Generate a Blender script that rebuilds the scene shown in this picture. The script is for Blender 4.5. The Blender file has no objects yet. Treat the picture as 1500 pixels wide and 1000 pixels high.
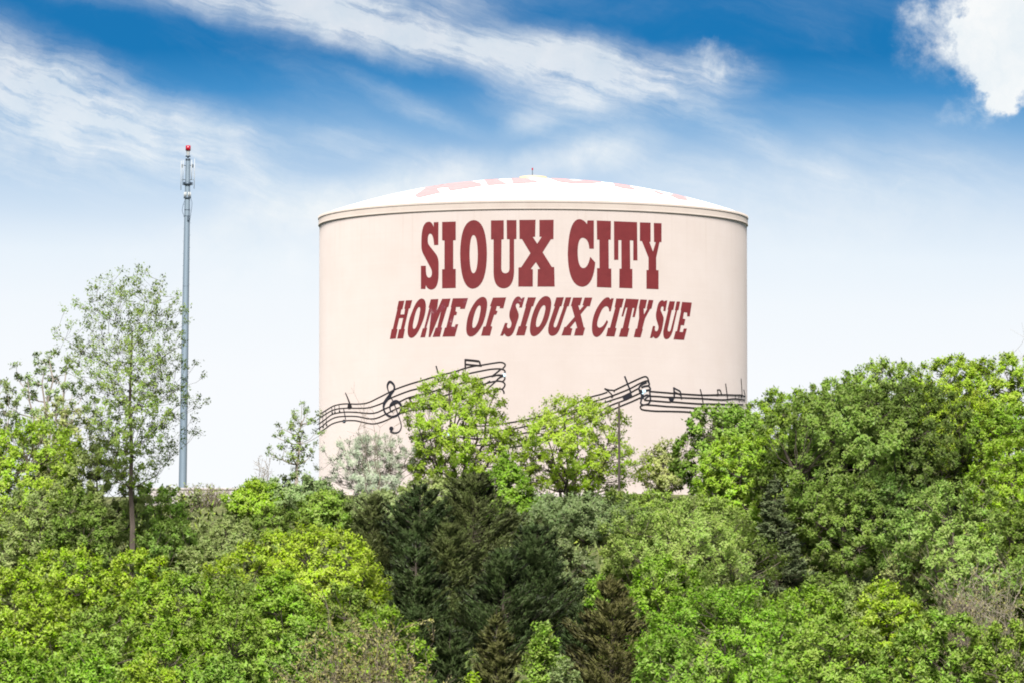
import bpy, bmesh, math, random
import numpy as np
from mathutils import Vector
from mathutils.geometry import tessellate_polygon

R = math.radians
scene = bpy.context.scene
COL = scene.collection

# ------------------------------------------------------------------ camera
FPX = 8333.0                       # focal length in pixels of the 1500 px wide photograph
PITCH = R(3.33)
cam_data = bpy.data.cameras.new('camera')
cam_data.lens = 200.0
cam_data.sensor_width = 36.0
cam_data.clip_start = 1.0
cam_data.clip_end = 9000.0
cam = bpy.data.objects.new('camera', cam_data)
COL.objects.link(cam)
cam.location = (0, 0, 0)
cam.rotation_euler = (R(90) + PITCH, 0, 0)
scene.camera = cam

# ------------------------------------------------------------------ light and exposure
SUN_AZ, SUN_EL = R(185), R(46)
EXPOSURE = 1.45
SKY_STRENGTH = 0.1
sun_data = bpy.data.lights.new('sun', 'SUN')
sun_data.energy = 4.1
sun_data.angle = R(22)
sun_data.color = (1.0, 0.95, 0.88)
sun = bpy.data.objects.new('sun', sun_data)
COL.objects.link(sun)
to_sun = Vector((math.sin(SUN_AZ) * math.cos(SUN_EL), math.cos(SUN_AZ) * math.cos(SUN_EL), math.sin(SUN_EL)))
sun.rotation_euler = to_sun.to_track_quat('Z', 'Y').to_euler()
sun.location = to_sun * 500

vs = scene.view_settings
vs.view_transform = 'Standard'
vs.look = 'None'
vs.exposure = EXPOSURE
vs.gamma = 1.0
vs.use_curve_mapping = False

scene.render.engine = 'CYCLES'
cy = scene.cycles
cy.filter_width = 1.9
cy.max_bounces = 8
cy.diffuse_bounces = 4
cy.glossy_bounces = 2
cy.transmission_bounces = 6
cy.transparent_max_bounces = 4
cy.use_denoising = True
cy.denoiser = 'OPENIMAGEDENOISE'
cy.denoising_input_passes = 'RGB_ALBEDO_NORMAL'
cy.denoising_prefilter = 'ACCURATE'
cy.caustics_reflective = False
cy.caustics_refractive = False
cy.sample_clamp_indirect = 6.0

# ------------------------------------------------------------------ node helper
class Nodes:
    def __init__(self, tree):
        self.t = tree
        self.n = tree.nodes
        self.l = tree.links
    def new(self, kind, **kw):
        nd = self.n.new(kind)
        for k, v in kw.items():
            setattr(nd, k, v)
        return nd
    def put(self, sock, v):
        if isinstance(v, bpy.types.NodeSocket):
            self.l.new(v, sock)
        elif v is not None:
            sock.default_value = v
    def math(self, op, a, b=None, clamp=False):
        nd = self.new('ShaderNodeMath', operation=op, use_clamp=clamp)
        self.put(nd.inputs[0], a)
        self.put(nd.inputs[1], b)
        return nd.outputs[0]
    def vmath(self, op, a, b=None):
        nd = self.new('ShaderNodeVectorMath', operation=op)
        self.put(nd.inputs[0], a)
        self.put(nd.inputs[1], b)
        return nd.outputs['Value' if op in ('LENGTH', 'DOT_PRODUCT') else 'Vector']
    def comb(self, x, y, z=0.0):
        nd = self.new('ShaderNodeCombineXYZ')
        for i, v in enumerate((x, y, z)):
            self.put(nd.inputs[i], v)
        return nd.outputs[0]
    def sep(self, v):
        nd = self.new('ShaderNodeSeparateXYZ')
        self.put(nd.inputs[0], v)
        return nd.outputs
    def noise(self, vec, scale, detail=4.0, rough=0.55, dist=0.0, color=False):
        nd = self.new('ShaderNodeTexNoise')
        self.put(nd.inputs['Vector'], vec)
        nd.inputs['Scale'].default_value = scale
        nd.inputs['Detail'].default_value = detail
        nd.inputs['Roughness'].default_value = rough
        nd.inputs['Distortion'].default_value = dist
        return nd.outputs['Color' if color else 'Fac']
    def mapping(self, vec, loc=(0, 0, 0), rot=0.0, scale=(1, 1, 1), kind='POINT'):
        nd = self.new('ShaderNodeMapping', vector_type=kind)
        self.put(nd.inputs['Vector'], vec)
        nd.inputs['Location'].default_value = loc
        nd.inputs['Rotation'].default_value = (0, 0, rot)
        nd.inputs['Scale'].default_value = scale
        return nd.outputs[0]
    def remap(self, v, a, b, c=0.0, d=1.0, smooth=True):
        nd = self.new('ShaderNodeMapRange')
        nd.interpolation_type = 'SMOOTHSTEP' if smooth else 'LINEAR'
        self.put(nd.inputs[0], v)
        for i, x in enumerate((a, b, c, d)):
            nd.inputs[1 + i].default_value = x
        return nd.outputs[0]
    def mix(self, f, a, b, blend='MIX'):
        nd = self.new('ShaderNodeMix', data_type='RGBA', blend_type=blend)
        self.put(nd.inputs[0], f)
        self.put(nd.inputs[6], a if not isinstance(a, tuple) else (*a, 1.0)[:4])
        self.put(nd.inputs[7], b if not isinstance(b, tuple) else (*b, 1.0)[:4])
        return nd.outputs[2]
    def ramp(self, f, stops):
        nd = self.new('ShaderNodeValToRGB')
        self.put(nd.inputs[0], f)
        e = nd.color_ramp.elements
        while len(e) < len(stops):
            e.new(0.5)
        for el, (p, c) in zip(e, stops):
            el.position = p
            el.color = (*c, 1.0)
        return nd.outputs[0]

# ------------------------------------------------------------------ sky
def build_sky():
    w = bpy.data.worlds.new('World')
    scene.world = w
    w.use_nodes = True
    w.node_tree.nodes.clear()
    N = Nodes(w.node_tree)
    tc = N.new('ShaderNodeTexCoord')
    d = N.vmath('NORMALIZE', tc.outputs['Generated'])
    sx, sy, sz = N.sep(d)
    az = N.math('ARCTAN2', sx, sy)
    el = N.math('ARCSINE', sz)
    U = N.math('ADD', N.math('MULTIPLY', az, 8.333), 0.75)
    V = N.math('SUBTRACT', 0.985, N.math('MULTIPLY', el, 8.333))
    P0 = N.comb(U, V)
    # ragged warp
    wn = N.noise(P0, 5.5, 7.0, 0.62, color=True)
    wv = N.vmath('SUBTRACT', wn, (0.5, 0.5, 0.5))
    P = N.vmath('ADD', P0, N.vmath('MULTIPLY', wv, (0.085, 0.06, 0)))
    wn2 = N.noise(P0, 24.0, 6.0, 0.68, color=True)
    wv2 = N.vmath('SUBTRACT', wn2, (0.5, 0.5, 0.5))
    PC = N.vmath('ADD', P, N.vmath('MULTIPLY', wv2, (0.075, 0.065, 0)))

    # clear air: Nishita, its low band stretched upwards, deepened to the blue of the photograph
    sky = N.new('ShaderNodeTexSky')
    sky.sky_type = 'NISHITA'
    sky.sun_disc = False
    sky.sun_elevation = SUN_EL
    sky.sun_rotation = SUN_AZ
    sky.air_density = 1.0
    sky.dust_density = 0.6
    sky.ozone_density = 2.0
    N.l.new(N.vmath('NORMALIZE', N.comb(sx, sy, N.math('ADD', N.math('MULTIPLY', N.math('ABSOLUTE', sz), 3.0), 0.06))), sky.inputs[0])
    K = 1.0 / (SKY_STRENGTH * 2 ** EXPOSURE)
    def k(r, g, b):
        return (r * K, g * K, b * K)
    elev = N.math('DIVIDE', N.math('SUBTRACT', 0.985, V), 1.3)      # 0 at the horizon, 1 about 9 degrees up
    big = N.noise(N.mapping(P0, scale=(0.8, 1.6, 1)), 1.0, 2.0, 0.5)
    elev = N.math('ADD', elev, N.math('MULTIPLY', N.math('SUBTRACT', big, 0.5), 0.10))
    tone = N.ramp(elev, [(0.00, k(0.965, 0.975, 0.985)), (0.34, k(0.95, 0.965, 0.98)), (0.42, k(0.90, 0.94, 0.975)), (0.47, k(0.82, 0.895, 0.963)),
                         (0.54, k(0.54, 0.69, 0.86)), (0.605, k(0.20, 0.42, 0.70)), (0.645, k(0.045, 0.265, 0.58)), (0.69, k(0.0, 0.175, 0.46)),
                         (1.00, k(0.0, 0.135, 0.39))])
    clear = N.mix(0.03, tone, sky.outputs[0])

    # streaky cirrus
    st = N.mapping(P, rot=R(-17), scale=(1, 1, 1))
    fine = N.noise(N.mapping(st, scale=(4.5, 34, 1)), 1.0, 9.0, 0.68, 0.10)
    mid = N.noise(N.mapping(st, scale=(3.2, 9, 1)), 1.0, 6.0, 0.58, 0.5)
    puff = N.noise(P0, 17.0, 8.0, 0.62, 0.25)
    def blob(v, cx, cy, rx, ry, rot, s, hard=0.0):
        q = N.mapping(v, loc=(cx, cy, 0), rot=R(rot), scale=(rx, ry, 1), kind='TEXTURE')
        ln = N.vmath('LENGTH', q)
        return N.remap(ln, hard, 1.0, s, 0.0)
    def total(lst):
        acc = lst[0]
        for x in lst[1:]:
            acc = N.math('ADD', acc, x)
        return acc
    cirrus = total([
        blob(P, 0.02, 0.125, 0.30, 0.115, 24, 1.0),
        blob(P, 0.19, 0.185, 0.34, 0.10, 19, 1.0),
        blob(P, 0.02, 0.23, 0.36, 0.08, 10, 0.6),
        blob(P, 0.36, 0.255, 0.24, 0.08, 20, 0.6),
        blob(P, 0.55, 0.22, 0.32, 0.045, 8, 0.35),
        blob(P, 0.28, -0.025, 0.30, 0.062, 4, 0.9),
        blob(P, 0.42, 0.010, 0.22, 0.070, 12, 1.1),
        blob(P, 0.56, 0.045, 0.22, 0.065, 10, 1.1),
        blob(P, 0.72, 0.075, 0.24, 0.058, 6, 1.0),
        blob(P, 0.88, 0.100, 0.26, 0.070, 14, 0.75),
        blob(P, 1.04, 0.105, 0.14, 0.050, 10, 0.45),
        blob(P, 0.62, 0.00, 0.22, 0.06, -4, 0.55),
        blob(P, 0.95, 0.120, 0.22, 0.065, 18, 0.55),
        blob(P, 0.84, 0.140, 0.20, 0.085, 12, 0.62),
        blob(P, 1.12, 0.215, 0.28, 0.040, 25, 0.40),
        blob(P, 1.02, 0.26, 0.32, 0.07, 14, 0.35),
        blob(P, 0.61, 0.155, 0.18, 0.026, 22, 0.34),
        blob(P, 1.35, 0.26, 0.30, 0.08, 8, 0.30),
    ])
    low = total([
        blob(P, 0.60, 0.278, 0.22, 0.065, -12, 0.95),
        blob(P, 0.45, 0.36, 0.55, 0.11, -4, 0.40),
        blob(P, 1.10, 0.34, 0.45, 0.09, 4, 0.30),
        blob(P, 0.84, 0.232, 0.17, 0.045, -12, 0.70),
        blob(P, 0.77, 0.18, 0.06, 0.03, -20, 0.40),
        blob(P, 0.40, 0.32, 0.18, 0.05, -18, 0.5),
        blob(P, 1.30, 0.30, 0.40, 0.06, 10, 0.25),
    ])
    c1 = N.math('MULTIPLY', cirrus, N.math('ADD', N.math('MULTIPLY', fine, 2.3), N.math('SUBTRACT', N.math('MULTIPLY', mid, 1.5), 1.18)))
    c2 = N.math('MULTIPLY', low, N.math('ADD', N.math('MULTIPLY', puff, 1.3), 0.1))
    veil = N.math('MULTIPLY', N.remap(mid, 0.42, 0.75, 0.0, 0.10), N.remap(fine, 0.3, 0.7, 0.35, 1.0))
    # cumulus in the upper right
    cum = total([
        blob(PC, 1.475, 0.060, 0.125, 0.098, -20, 1.3, 0.25),
        blob(PC, 1.478, 0.128, 0.075, 0.05, 0, 1.1, 0.2),
        blob(PC, 1.56, 0.00, 0.20, 0.12, 0, 1.2, 0.3),
        blob(PC, 1.60, 0.10, 0.12, 0.08, 0, 1.0, 0.3),
    ])
    wisp = total([
        blob(PC, 1.385, 0.05, 0.085, 0.095, 20, 0.75),
        blob(PC, 1.44, 0.155, 0.09, 0.045, -25, 0.7),
        blob(PC, 1.36, 0.02, 0.05, 0.03, 0, 0.4),
        blob(PC, 1.055, 0.095, 0.06, 0.035, 10, 0.5),
        blob(PC, 1.31, 0.28, 0.03, 0.02, 0, 0.3),
    ])
    cu = N.math('ADD', N.remap(N.math('MULTIPLY', cum, N.math('ADD', puff, 0.5)), 0.06, 1.0), N.math('MULTIPLY', wisp, N.remap(puff, 0.36, 0.66, 0.05, 1.0)))
    # beyond the frame the same kind of broken cloud goes on
    away = N.remap(N.vmath('LENGTH', N.mapping(P0, loc=(0.75, 0.35, 0), scale=(1.15, 0.72, 1), kind='TEXTURE')), 1.0, 1.9)
    gen = N.remap(N.noise(N.mapping(st, scale=(1.1, 2.6, 1)), 1.0, 6.0, 0.58, 0.3), 0.36, 0.60, 0.0, 0.85)
    c4 = N.math('MULTIPLY', gen, away)
    c1 = N.math('MULTIPLY', c1, N.remap(puff, 0.30, 0.62, 0.80, 1.08))
    c1 = N.math('MULTIPLY', N.math('MINIMUM', N.math('MAXIMUM', c1, 0.0), 1.0), 0.76)
    cov = N.math('ADD', N.math('ADD', c1, N.math('MULTIPLY', c2, 1.0)), N.math('ADD', veil, N.math('ADD', cu, c4)))
    cov = N.math('MULTIPLY', N.math('MINIMUM', cov, 1.0), 0.97, clamp=True)
    shade = N.noise(PC, 13.0, 6.0, 0.6)
    white = N.ramp(shade, [(0.25, k(0.80, 0.88, 0.93)), (0.65, k(0.97, 0.985, 0.985))])
    whole = N.mix(cov, clear, white)
    bg = N.new('ShaderNodeBackground')
    bg.inputs['Strength'].default_value = SKY_STRENGTH
    N.l.new(whole, bg.inputs['Color'])
    out = N.new('ShaderNodeOutputWorld')
    N.l.new(bg.outputs[0], out.inputs['Surface'])
build_sky()

# ------------------------------------------------------------------ projection helpers
CP, SP = math.cos(PITCH), math.sin(PITCH)
def ray(px, py):
    """Direction through a pixel of the 1500x1000 photograph."""
    a, b = (px - 750.0) / FPX, (500.0 - py) / FPX
    return np.array((a, CP - b * SP, SP + b * CP))
def at(px, py, dist):
    r = ray(px, py)
    return r * (dist / r[1])

# ------------------------------------------------------------------ object helpers
def tag(o, label=None, cat=None, group=None, kind=None):
    if label: o['label'] = label
    if cat: o['category'] = cat
    if group: o['group'] = group
    if kind: o['kind'] = kind
    return o
def thing(name, loc, label, cat, group=None, rz=0.0):
    o = bpy.data.objects.new(name, None)
    COL.objects.link(o)
    o.empty_display_size = 0.3
    o.location = loc
    o.rotation_euler = (0, 0, rz)
    return tag(o, label, cat, group)
def link(name, me, parent=None, mat=None):
    o = bpy.data.objects.new(name, me)
    COL.objects.link(o)
    if parent is not None: o.parent = parent
    if mat is not None and not me.materials: me.materials.append(mat)
    return o
def np_mesh(name, verts, faces, smooth=False):
    """faces: list of (n,k) index arrays."""
    me = bpy.data.meshes.new(name)
    verts = np.asarray(verts, dtype=np.float32)
    me.vertices.add(len(verts))
    me.vertices.foreach_set('co', verts.ravel())
    loops = np.concatenate([np.asarray(f, dtype=np.int32).ravel() for f in faces])
    sizes = np.concatenate([np.full(len(f), np.asarray(f).shape[1], dtype=np.int32) for f in faces])
    me.loops.add(len(loops))
    me.loops.foreach_set('vertex_index', loops)
    me.polygons.add(len(sizes))
    starts = np.concatenate(([0], np.cumsum(sizes)[:-1])).astype(np.int32)
    me.polygons.foreach_set('loop_start', starts)
    if smooth:
        me.polygons.foreach_set('use_smooth', np.ones(len(sizes), dtype=bool))
    me.update(calc_edges=True)
    return me
def lathe_mesh(name, prof, seg=48, smooth=True, c=(0, 0), close=False):
    """prof: list of (r, z); faces outwards when z rises with the list order reversed (top first handled by recalc)."""
    a = np.linspace(0, 2 * np.pi, seg, endpoint=False)
    prof = np.asarray(prof, dtype=float)
    n = len(prof)
    V = np.empty((n, seg, 3))
    V[:, :, 0] = c[0] + prof[:, 0:1] * np.cos(a)
    V[:, :, 1] = c[1] + prof[:, 0:1] * np.sin(a)
    V[:, :, 2] = prof[:, 1:2]
    idx = np.arange(n * seg).reshape(n, seg)
    nx = np.roll(idx, -1, axis=1)
    rows = [np.stack((idx[i], nx[i], nx[i + 1], idx[i + 1]), 1) for i in range(n - 1)]
    if close:
        rows.append(np.stack((idx[-1], nx[-1], nx[0], idx[0]), 1))
    me = np_mesh(name, V.reshape(-1, 3), rows, smooth)
    if smooth:
        me.set_sharp_from_angle(angle=R(35))
    return me
def tubes(polys, radii, sides=5):
    """Many tapered tubes; polys list of (m,3), radii list of (m,). Returns verts, faces."""
    VV, FF, off = [], [], 0
    ang = np.linspace(0, 2 * np.pi, sides, endpoint=False)
    ca, sa = np.cos(ang), np.sin(ang)
    for P, r in zip(polys, radii):
        P = np.asarray(P, float)
        r = np.asarray(r, float)
        m = len(P)
        T = np.gradient(P, axis=0)
        T /= np.linalg.norm(T, axis=1, keepdims=True) + 1e-9
        ref = np.array((0.31, 0.95, 0.05)) if abs(T[:, 2]).mean() > 0.8 else np.array((0.05, 0.02, 1.0))
        A = np.cross(T, ref)
        A /= np.linalg.norm(A, axis=1, keepdims=True) + 1e-9
        B = np.cross(T, A)
        V = P[:, None, :] + r[:, None, None] * (A[:, None, :] * ca[None, :, None] + B[:, None, :] * sa[None, :, None])
        idx = off + np.arange(m * sides).reshape(m, sides)
        nx = np.roll(idx, -1, axis=1)
        FF.append(np.stack((idx[:-1], idx[1:], nx[1:], nx[:-1]), -1).reshape(-1, 4))
        VV.append(V.reshape(-1, 3))
        off += m * sides
    return np.concatenate(VV), np.concatenate(FF)
def tube_mesh(name, polys, radii, sides=6, smooth=True):
    v, f = tubes(polys, radii, sides)
    return np_mesh(name, v, [f], smooth)
def box_mesh(name, boxes, bev=0.0):
    bm = bmesh.new()
    for (cx, cy_, cz, sx, sy, sz) in boxes:
        r = bmesh.ops.create_cube(bm, size=1.0)
        bmesh.ops.scale(bm, vec=(sx, sy, sz), verts=r['verts'])
        bmesh.ops.translate(bm, vec=(cx, cy_, cz), verts=r['verts'])
    if bev > 0:
        bmesh.ops.bevel(bm, geom=bm.edges[:], offset=bev, segments=1, affect='EDGES')
    me = bpy.data.meshes.new(name)
    bm.to_mesh(me)
    bm.free()
    return me

# ------------------------------------------------------------------ materials
def principled(name, color, rough=0.6, metallic=0.0, build=None, spec=0.5):
    m = bpy.data.materials.new(name)
    m.use_nodes = True
    N = Nodes(m.node_tree)
    b = m.node_tree.nodes['Principled BSDF']
    b.inputs['Base Color'].default_value = (*color, 1)
    b.inputs['Roughness'].default_value = rough
    b.inputs['Metallic'].default_value = metallic
    b.inputs['Specular IOR Level'].default_value = spec
    b.inputs['Diffuse Roughness'].default_value = 1.0 if spec <= 0.2 else 0.0
    if build: build(N, b)
    return m
def speckled(c1, c2, scale, bump=0.0, stretch=(1, 1, 1)):
    def f(N, b):
        tc = N.new('ShaderNodeTexCoord').outputs['Object']
        v = N.mapping(tc, scale=stretch)
        n = N.noise(v, scale, 6.0, 0.6)
        N.l.new(N.ramp(n, [(0.3, c1), (0.7, c2)]), b.inputs['Base Color'])
        if bump:
            bp = N.new('ShaderNodeBump')
            bp.inputs['Strength'].default_value = bump
            bp.inputs['Distance'].default_value = 0.05
            N.l.new(n, bp.inputs['Height'])
            N.l.new(bp.outputs[0], b.inputs['Normal'])
    return f
def wall_paint(N, b):
    tc = N.new('ShaderNodeTexCoord').outputs['Object']
    x, y, z = N.sep(tc)
    th = N.math('ARCTAN2', x, N.math('MULTIPLY', y, -1.0))
    P = N.comb(N.math('MULTIPLY', th, 15.0), z)
    cloud = N.noise(N.mapping(P, scale=(0.35, 0.35, 1)), 1.0, 5.0, 0.6)
    streak = N.noise(N.mapping(P, scale=(2.6, 0.10, 1)), 1.0, 5.0, 0.65)
    course = N.noise(N.mapping(P, scale=(0.12, 4.5, 1)), 1.0, 4.0, 0.6)
    fine = N.noise(P, 9.0, 6.0, 0.7)
    blotch = N.remap(N.noise(N.mapping(P, scale=(0.9, 0.6, 1)), 1.0, 6.0, 0.7), 0.60, 0.80)
    c = N.ramp(cloud, [(0.3, (0.433, 0.380, 0.359)), (0.7, (0.456, 0.407, 0.390))])
    c = N.mix(N.remap(streak, 0.5, 0.85, 0.0, 0.40), c, (0.411, 0.351, 0.324))
    c = N.mix(N.remap(course, 0.5, 0.8, 0.0, 0.30), c, (0.471, 0.425, 0.410))
    c = N.mix(N.remap(fine, 0.35, 0.75, 0.0, 0.12), c, (0.398, 0.344, 0.319))
    c = N.mix(N.math('MULTIPLY', blotch, 0.30), c, (0.480, 0.439, 0.425))
    # lifts of the slip-formed wall show as faint rings
    ring = N.math('ABSOLUTE', N.math('SUBTRACT', N.math('FRACT', N.math('DIVIDE', z, 1.22)), 0.5))
    c = N.mix(N.math('MULTIPLY', N.remap(ring, 0.482, 0.497), N.math('MULTIPLY', cloud, 0.30)), c, (0.372, 0.317, 0.293))
    # rain runs below the cornice
    run = N.math('MULTIPLY', N.remap(z, 15.0, 19.2), N.remap(N.noise(N.mapping(P, scale=(3.5, 0.05, 1)), 1.0, 3.0, 0.6), 0.50, 0.8))
    c = N.mix(N.math('MULTIPLY', run, 0.45), c, (0.350, 0.290, 0.256))
    N.l.new(c, b.inputs['Base Color'])
    bp = N.new('ShaderNodeBump')
    bp.inputs['Strength'].default_value = 0.12
    bp.inputs['Distance'].default_value = 0.02
    N.l.new(N.math('ADD', fine, N.math('MULTIPLY', course, 0.7)), bp.inputs['Height'])
    N.l.new(bp.outputs[0], b.inputs['Normal'])
def letter_paint(worn):
    def f(N, b):
        tc = N.new('ShaderNodeTexCoord').outputs['Object']
        n = N.noise(tc, 1.4, 6.0, 0.65)
        c = N.ramp(n, [(0.3, (0.115, 0.017, 0.020)), (0.7, (0.145, 0.022, 0.025))])
        grit = N.noise(tc, 7.0, 5.0, 0.7)
        c = N.mix(N.remap(grit, 0.55, 0.8, 0.0, 0.3), c, (0.166, 0.042, 0.038))
        if worn:
            big = N.remap(N.noise(tc, 1.1, 3.0, 0.6), 0.50, 0.62)
            fl = N.remap(N.noise(tc, 4.6, 3.0, 0.7), 0.58, 0.70)
            c = N.mix(N.math('MULTIPLY', big, 0.40), c, (0.150, 0.032, 0.056))
            c = N.mix(N.math('MULTIPLY', N.math('MULTIPLY', fl, big), 0.65), c, (0.279, 0.209, 0.205))
        N.l.new(c, b.inputs['Base Color'])
    return f
M = {}
M['wall'] = principled('wall_paint', (0.76, 0.65, 0.55), 0.75, build=wall_paint, spec=0.2)
M['cornice'] = principled('cornice_paint', (0.74, 0.64, 0.53), 0.7, build=speckled((0.405, 0.35, 0.318), (0.435, 0.385, 0.352), 0.8), spec=0.2)
M['roof'] = principled('roof_paint', (0.82, 0.80, 0.77), 0.6, build=speckled((0.79, 0.77, 0.74), (0.84, 0.82, 0.79), 0.5), spec=0.2)
M['red'] = principled('letter_red', (0.31, 0.05, 0.06), 0.7, build=letter_paint(False), spec=0.15)
M['worn'] = principled('letter_red_worn', (0.31, 0.05, 0.06), 0.75, build=letter_paint(True), spec=0.15)
M['pink'] = principled('roof_letter_pink', (0.70, 0.43, 0.42), 0.75, build=speckled((0.33, 0.18, 0.185), (0.37, 0.205, 0.21), 1.2), spec=0.15)
M['ink'] = principled('music_paint', (0.028, 0.024, 0.03), 0.65, build=speckled((0.014, 0.011, 0.011), (0.011, 0.010, 0.012), 1.5), spec=0.2)
M['slate'] = principled('music_paint_blue', (0.022, 0.03, 0.05), 0.65, build=speckled((0.011, 0.012, 0.018), (0.015, 0.016, 0.023), 1.5), spec=0.2)
M['paleblue'] = principled('music_highlight', (0.50, 0.66, 0.78), 0.65, build=speckled((0.46, 0.62, 0.76), (0.56, 0.72, 0.82), 2.0), spec=0.2)
M['hub'] = principled('hub_primer', (0.62, 0.42, 0.24), 0.7, build=speckled((0.55, 0.36, 0.2), (0.68, 0.48, 0.3), 2.0))
M['galv'] = principled('galvanized_steel', (0.27, 0.33, 0.40), 0.55, 0.25, build=speckled((0.135, 0.18, 0.225), (0.17, 0.22, 0.27), 1.3, stretch=(1, 1, 0.2)))
M['dsteel'] = principled('dark_steel', (0.10, 0.14, 0.19), 0.5, 0.4, build=speckled((0.04, 0.06, 0.085), (0.065, 0.09, 0.12), 3.0))
M['white'] = principled('white_radome', (0.66, 0.66, 0.62), 0.5, build=speckled((0.27, 0.285, 0.29), (0.34, 0.355, 0.36), 2.0))
M['lens'] = principled('beacon_lens', (0.42, 0.006, 0.02), 0.25, build=speckled((0.24, 0.002, 0.012), (0.30, 0.004, 0.02), 4.0))
M['polewood'] = principled('pole_brown', (0.10, 0.07, 0.06), 0.8, build=speckled((0.03, 0.022, 0.02), (0.055, 0.04, 0.034), 3.0, 0.2, (1, 1, 0.15)))
M['concrete'] = principled('wall_concrete', (0.34, 0.31, 0.31), 0.85, build=speckled((0.29, 0.265, 0.26), (0.38, 0.345, 0.34), 0.9, 0.2))
def bark(name, c1, c2):
    M[name] = principled(name, c1, 0.9, build=speckled(c1, c2, 2.2, 0.5, (1, 1, 0.35)), spec=0.15)
bark('bark_dark', (0.045, 0.036, 0.03), (0.11, 0.09, 0.075))
bark('bark_mid', (0.085, 0.068, 0.055), (0.17, 0.14, 0.115))
bark('bark_pale', (0.20, 0.17, 0.14), (0.33, 0.29, 0.25))
bark('twig_brown', (0.145, 0.115, 0.09), (0.23, 0.19, 0.15))
bark('twig_pale', (0.22, 0.19, 0.15), (0.32, 0.28, 0.225))
def leaf(name, c, trans=0.6, hue=0.016, val=0.10, tcol=None):
    m = bpy.data.materials.new(name)
    m.use_nodes = True
    m.node_tree.nodes.clear()
    N = Nodes(m.node_tree)
    geo = N.new('ShaderNodeNewGeometry').outputs['Random Per Island']
    obj = N.new('ShaderNodeObjectInfo').outputs['Random']
    tc = N.new('ShaderNodeTexCoord').outputs['Object']
    patch = N.noise(tc, 0.55, 3.0, 0.6)
    h = N.new('ShaderNodeHueSaturation')
    h.inputs['Color'].default_value = (*c, 1)
    r2 = N.math('FRACT', N.math('MULTIPLY', geo, 17.31))
    hv = N.math('ADD', 0.5, N.math('MULTIPLY', N.math('SUBTRACT', r2, 0.5), 2 * hue))
    hv = N.math('ADD', hv, N.math('MULTIPLY', N.math('SUBTRACT', patch, 0.5), 0.05))
    N.l.new(N.math('ADD', hv, N.math('MULTIPLY', N.math('SUBTRACT', obj, 0.5), 0.018)), h.inputs['Hue'])
    N.l.new(N.math('ADD', 0.84, N.math('MULTIPLY', r2, 0.24)), h.inputs['Saturation'])
    vv = N.math('ADD', 1.0 - val / 2, N.math('MULTIPLY', geo, val))
    vv = N.math('ADD', vv, N.math('MULTIPLY', N.math('SUBTRACT', patch, 0.5), 0.3))
    N.l.new(vv, h.inputs['Value'])
    col = h.outputs[0]
    nat = N.new('ShaderNodeAttribute', attribute_name='leaf_normal').outputs['Vector']
    di = N.new('ShaderNodeBsdfDiffuse')
    N.l.new(nat, di.inputs['Normal'])
    N.l.new(col, di.inputs['Color'])
    tr = N.new('ShaderNodeBsdfTranslucent')
    N.l.new(nat, tr.inputs['Normal'])
    tw = N.mix(1.0, col, tcol or (1.08, 1.15, 0.5), 'MULTIPLY')
    N.l.new(tw, tr.inputs['Color'])
    mx = N.new('ShaderNodeMixShader')
    mx.inputs[0].default_value = trans
    N.l.new(di.outputs[0], mx.inputs[1])
    N.l.new(tr.outputs[0], mx.inputs[2])
    gl = N.new('ShaderNodeBsdfGlossy')
    gl.inputs['Roughness'].default_value = 0.45
    gl.inputs['Color'].default_value = (1, 1, 1, 1)
    m2 = N.new('ShaderNodeMixShader')
    m2.inputs[0].default_value = 0.008
    N.l.new(mx.outputs[0], m2.inputs[1])
    N.l.new(gl.outputs[0], m2.inputs[2])
    out = N.new('ShaderNodeOutputMaterial')
    N.l.new(m2.outputs[0], out.inputs['Surface'])
    M[name] = m
leaf('leaf_lime', (0.385, 0.547, 0.044))
leaf('leaf_yellow', (0.425, 0.575, 0.042))
leaf('leaf_bright', (0.305, 0.485, 0.045))
leaf('leaf_fresh', (0.315, 0.470, 0.070))
leaf('leaf_mid', (0.240, 0.350, 0.062))
leaf('leaf_deep', (0.150, 0.235, 0.046))  # deep green; also stands in for shade under the big right crown
leaf('leaf_grey', (0.330, 0.430, 0.170))
leaf('leaf_dull', (0.355, 0.446, 0.147))
leaf('leaf_willow', (0.335, 0.460, 0.100))
leaf('leaf_silver', (0.345, 0.415, 0.290), 0.3, tcol=(1.05, 1.0, 0.85))
leaf('leaf_pale', (0.479, 0.539, 0.195))
leaf('leaf_tan', (0.300, 0.285, 0.100), 0.35)
leaf('leaf_sage', (0.230, 0.300, 0.118))
leaf('leaf_poplar', (0.275, 0.385, 0.078))
leaf('needle_olive', (0.085, 0.105, 0.033), 0.15)
leaf('needle_dark', (0.050, 0.076, 0.025), 0.12)
leaf('needle_brown', (0.108, 0.110, 0.036), 0.15)
leaf('needle_spruce', (0.100, 0.125, 0.056), 0.12)

# ------------------------------------------------------------------ ground
PY = np.array([-4000, -200, 0, 60, 150, 225, 260, 300, 340, 372, 380, 440, 480, 700, 1500, 6000], float)
PZ = np.array([-2, -1.9, -1.8, -3.5, -9.5, -7.6, -4.6, -0.6, 5.0, 11.0, 11.75, 11.75, 9.0, -8.0, -14, -14], float)
def ground_z(x, y):
    x = np.asarray(x, float)
    y = np.asarray(y, float)
    z = np.interp(y, PY, PZ)
    s = np.clip((x - 14) / 18, 0, 1)
    s = s * s * (3 - 2 * s)
    b = np.exp(-((y - 372) / 34.0) ** 2)
    z = z + 2.6 * s * b
    fade = np.clip((y - 40) / 60, 0, 1)
    z = z + fade * np.where(np.abs(y - 400) < 22, 0.1, 1.0) * (0.35 * np.sin(x * 0.21 + y * 0.13) + 0.25 * np.sin(x * 0.37 - y * 0.29 + 1.3))
    return z
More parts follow.
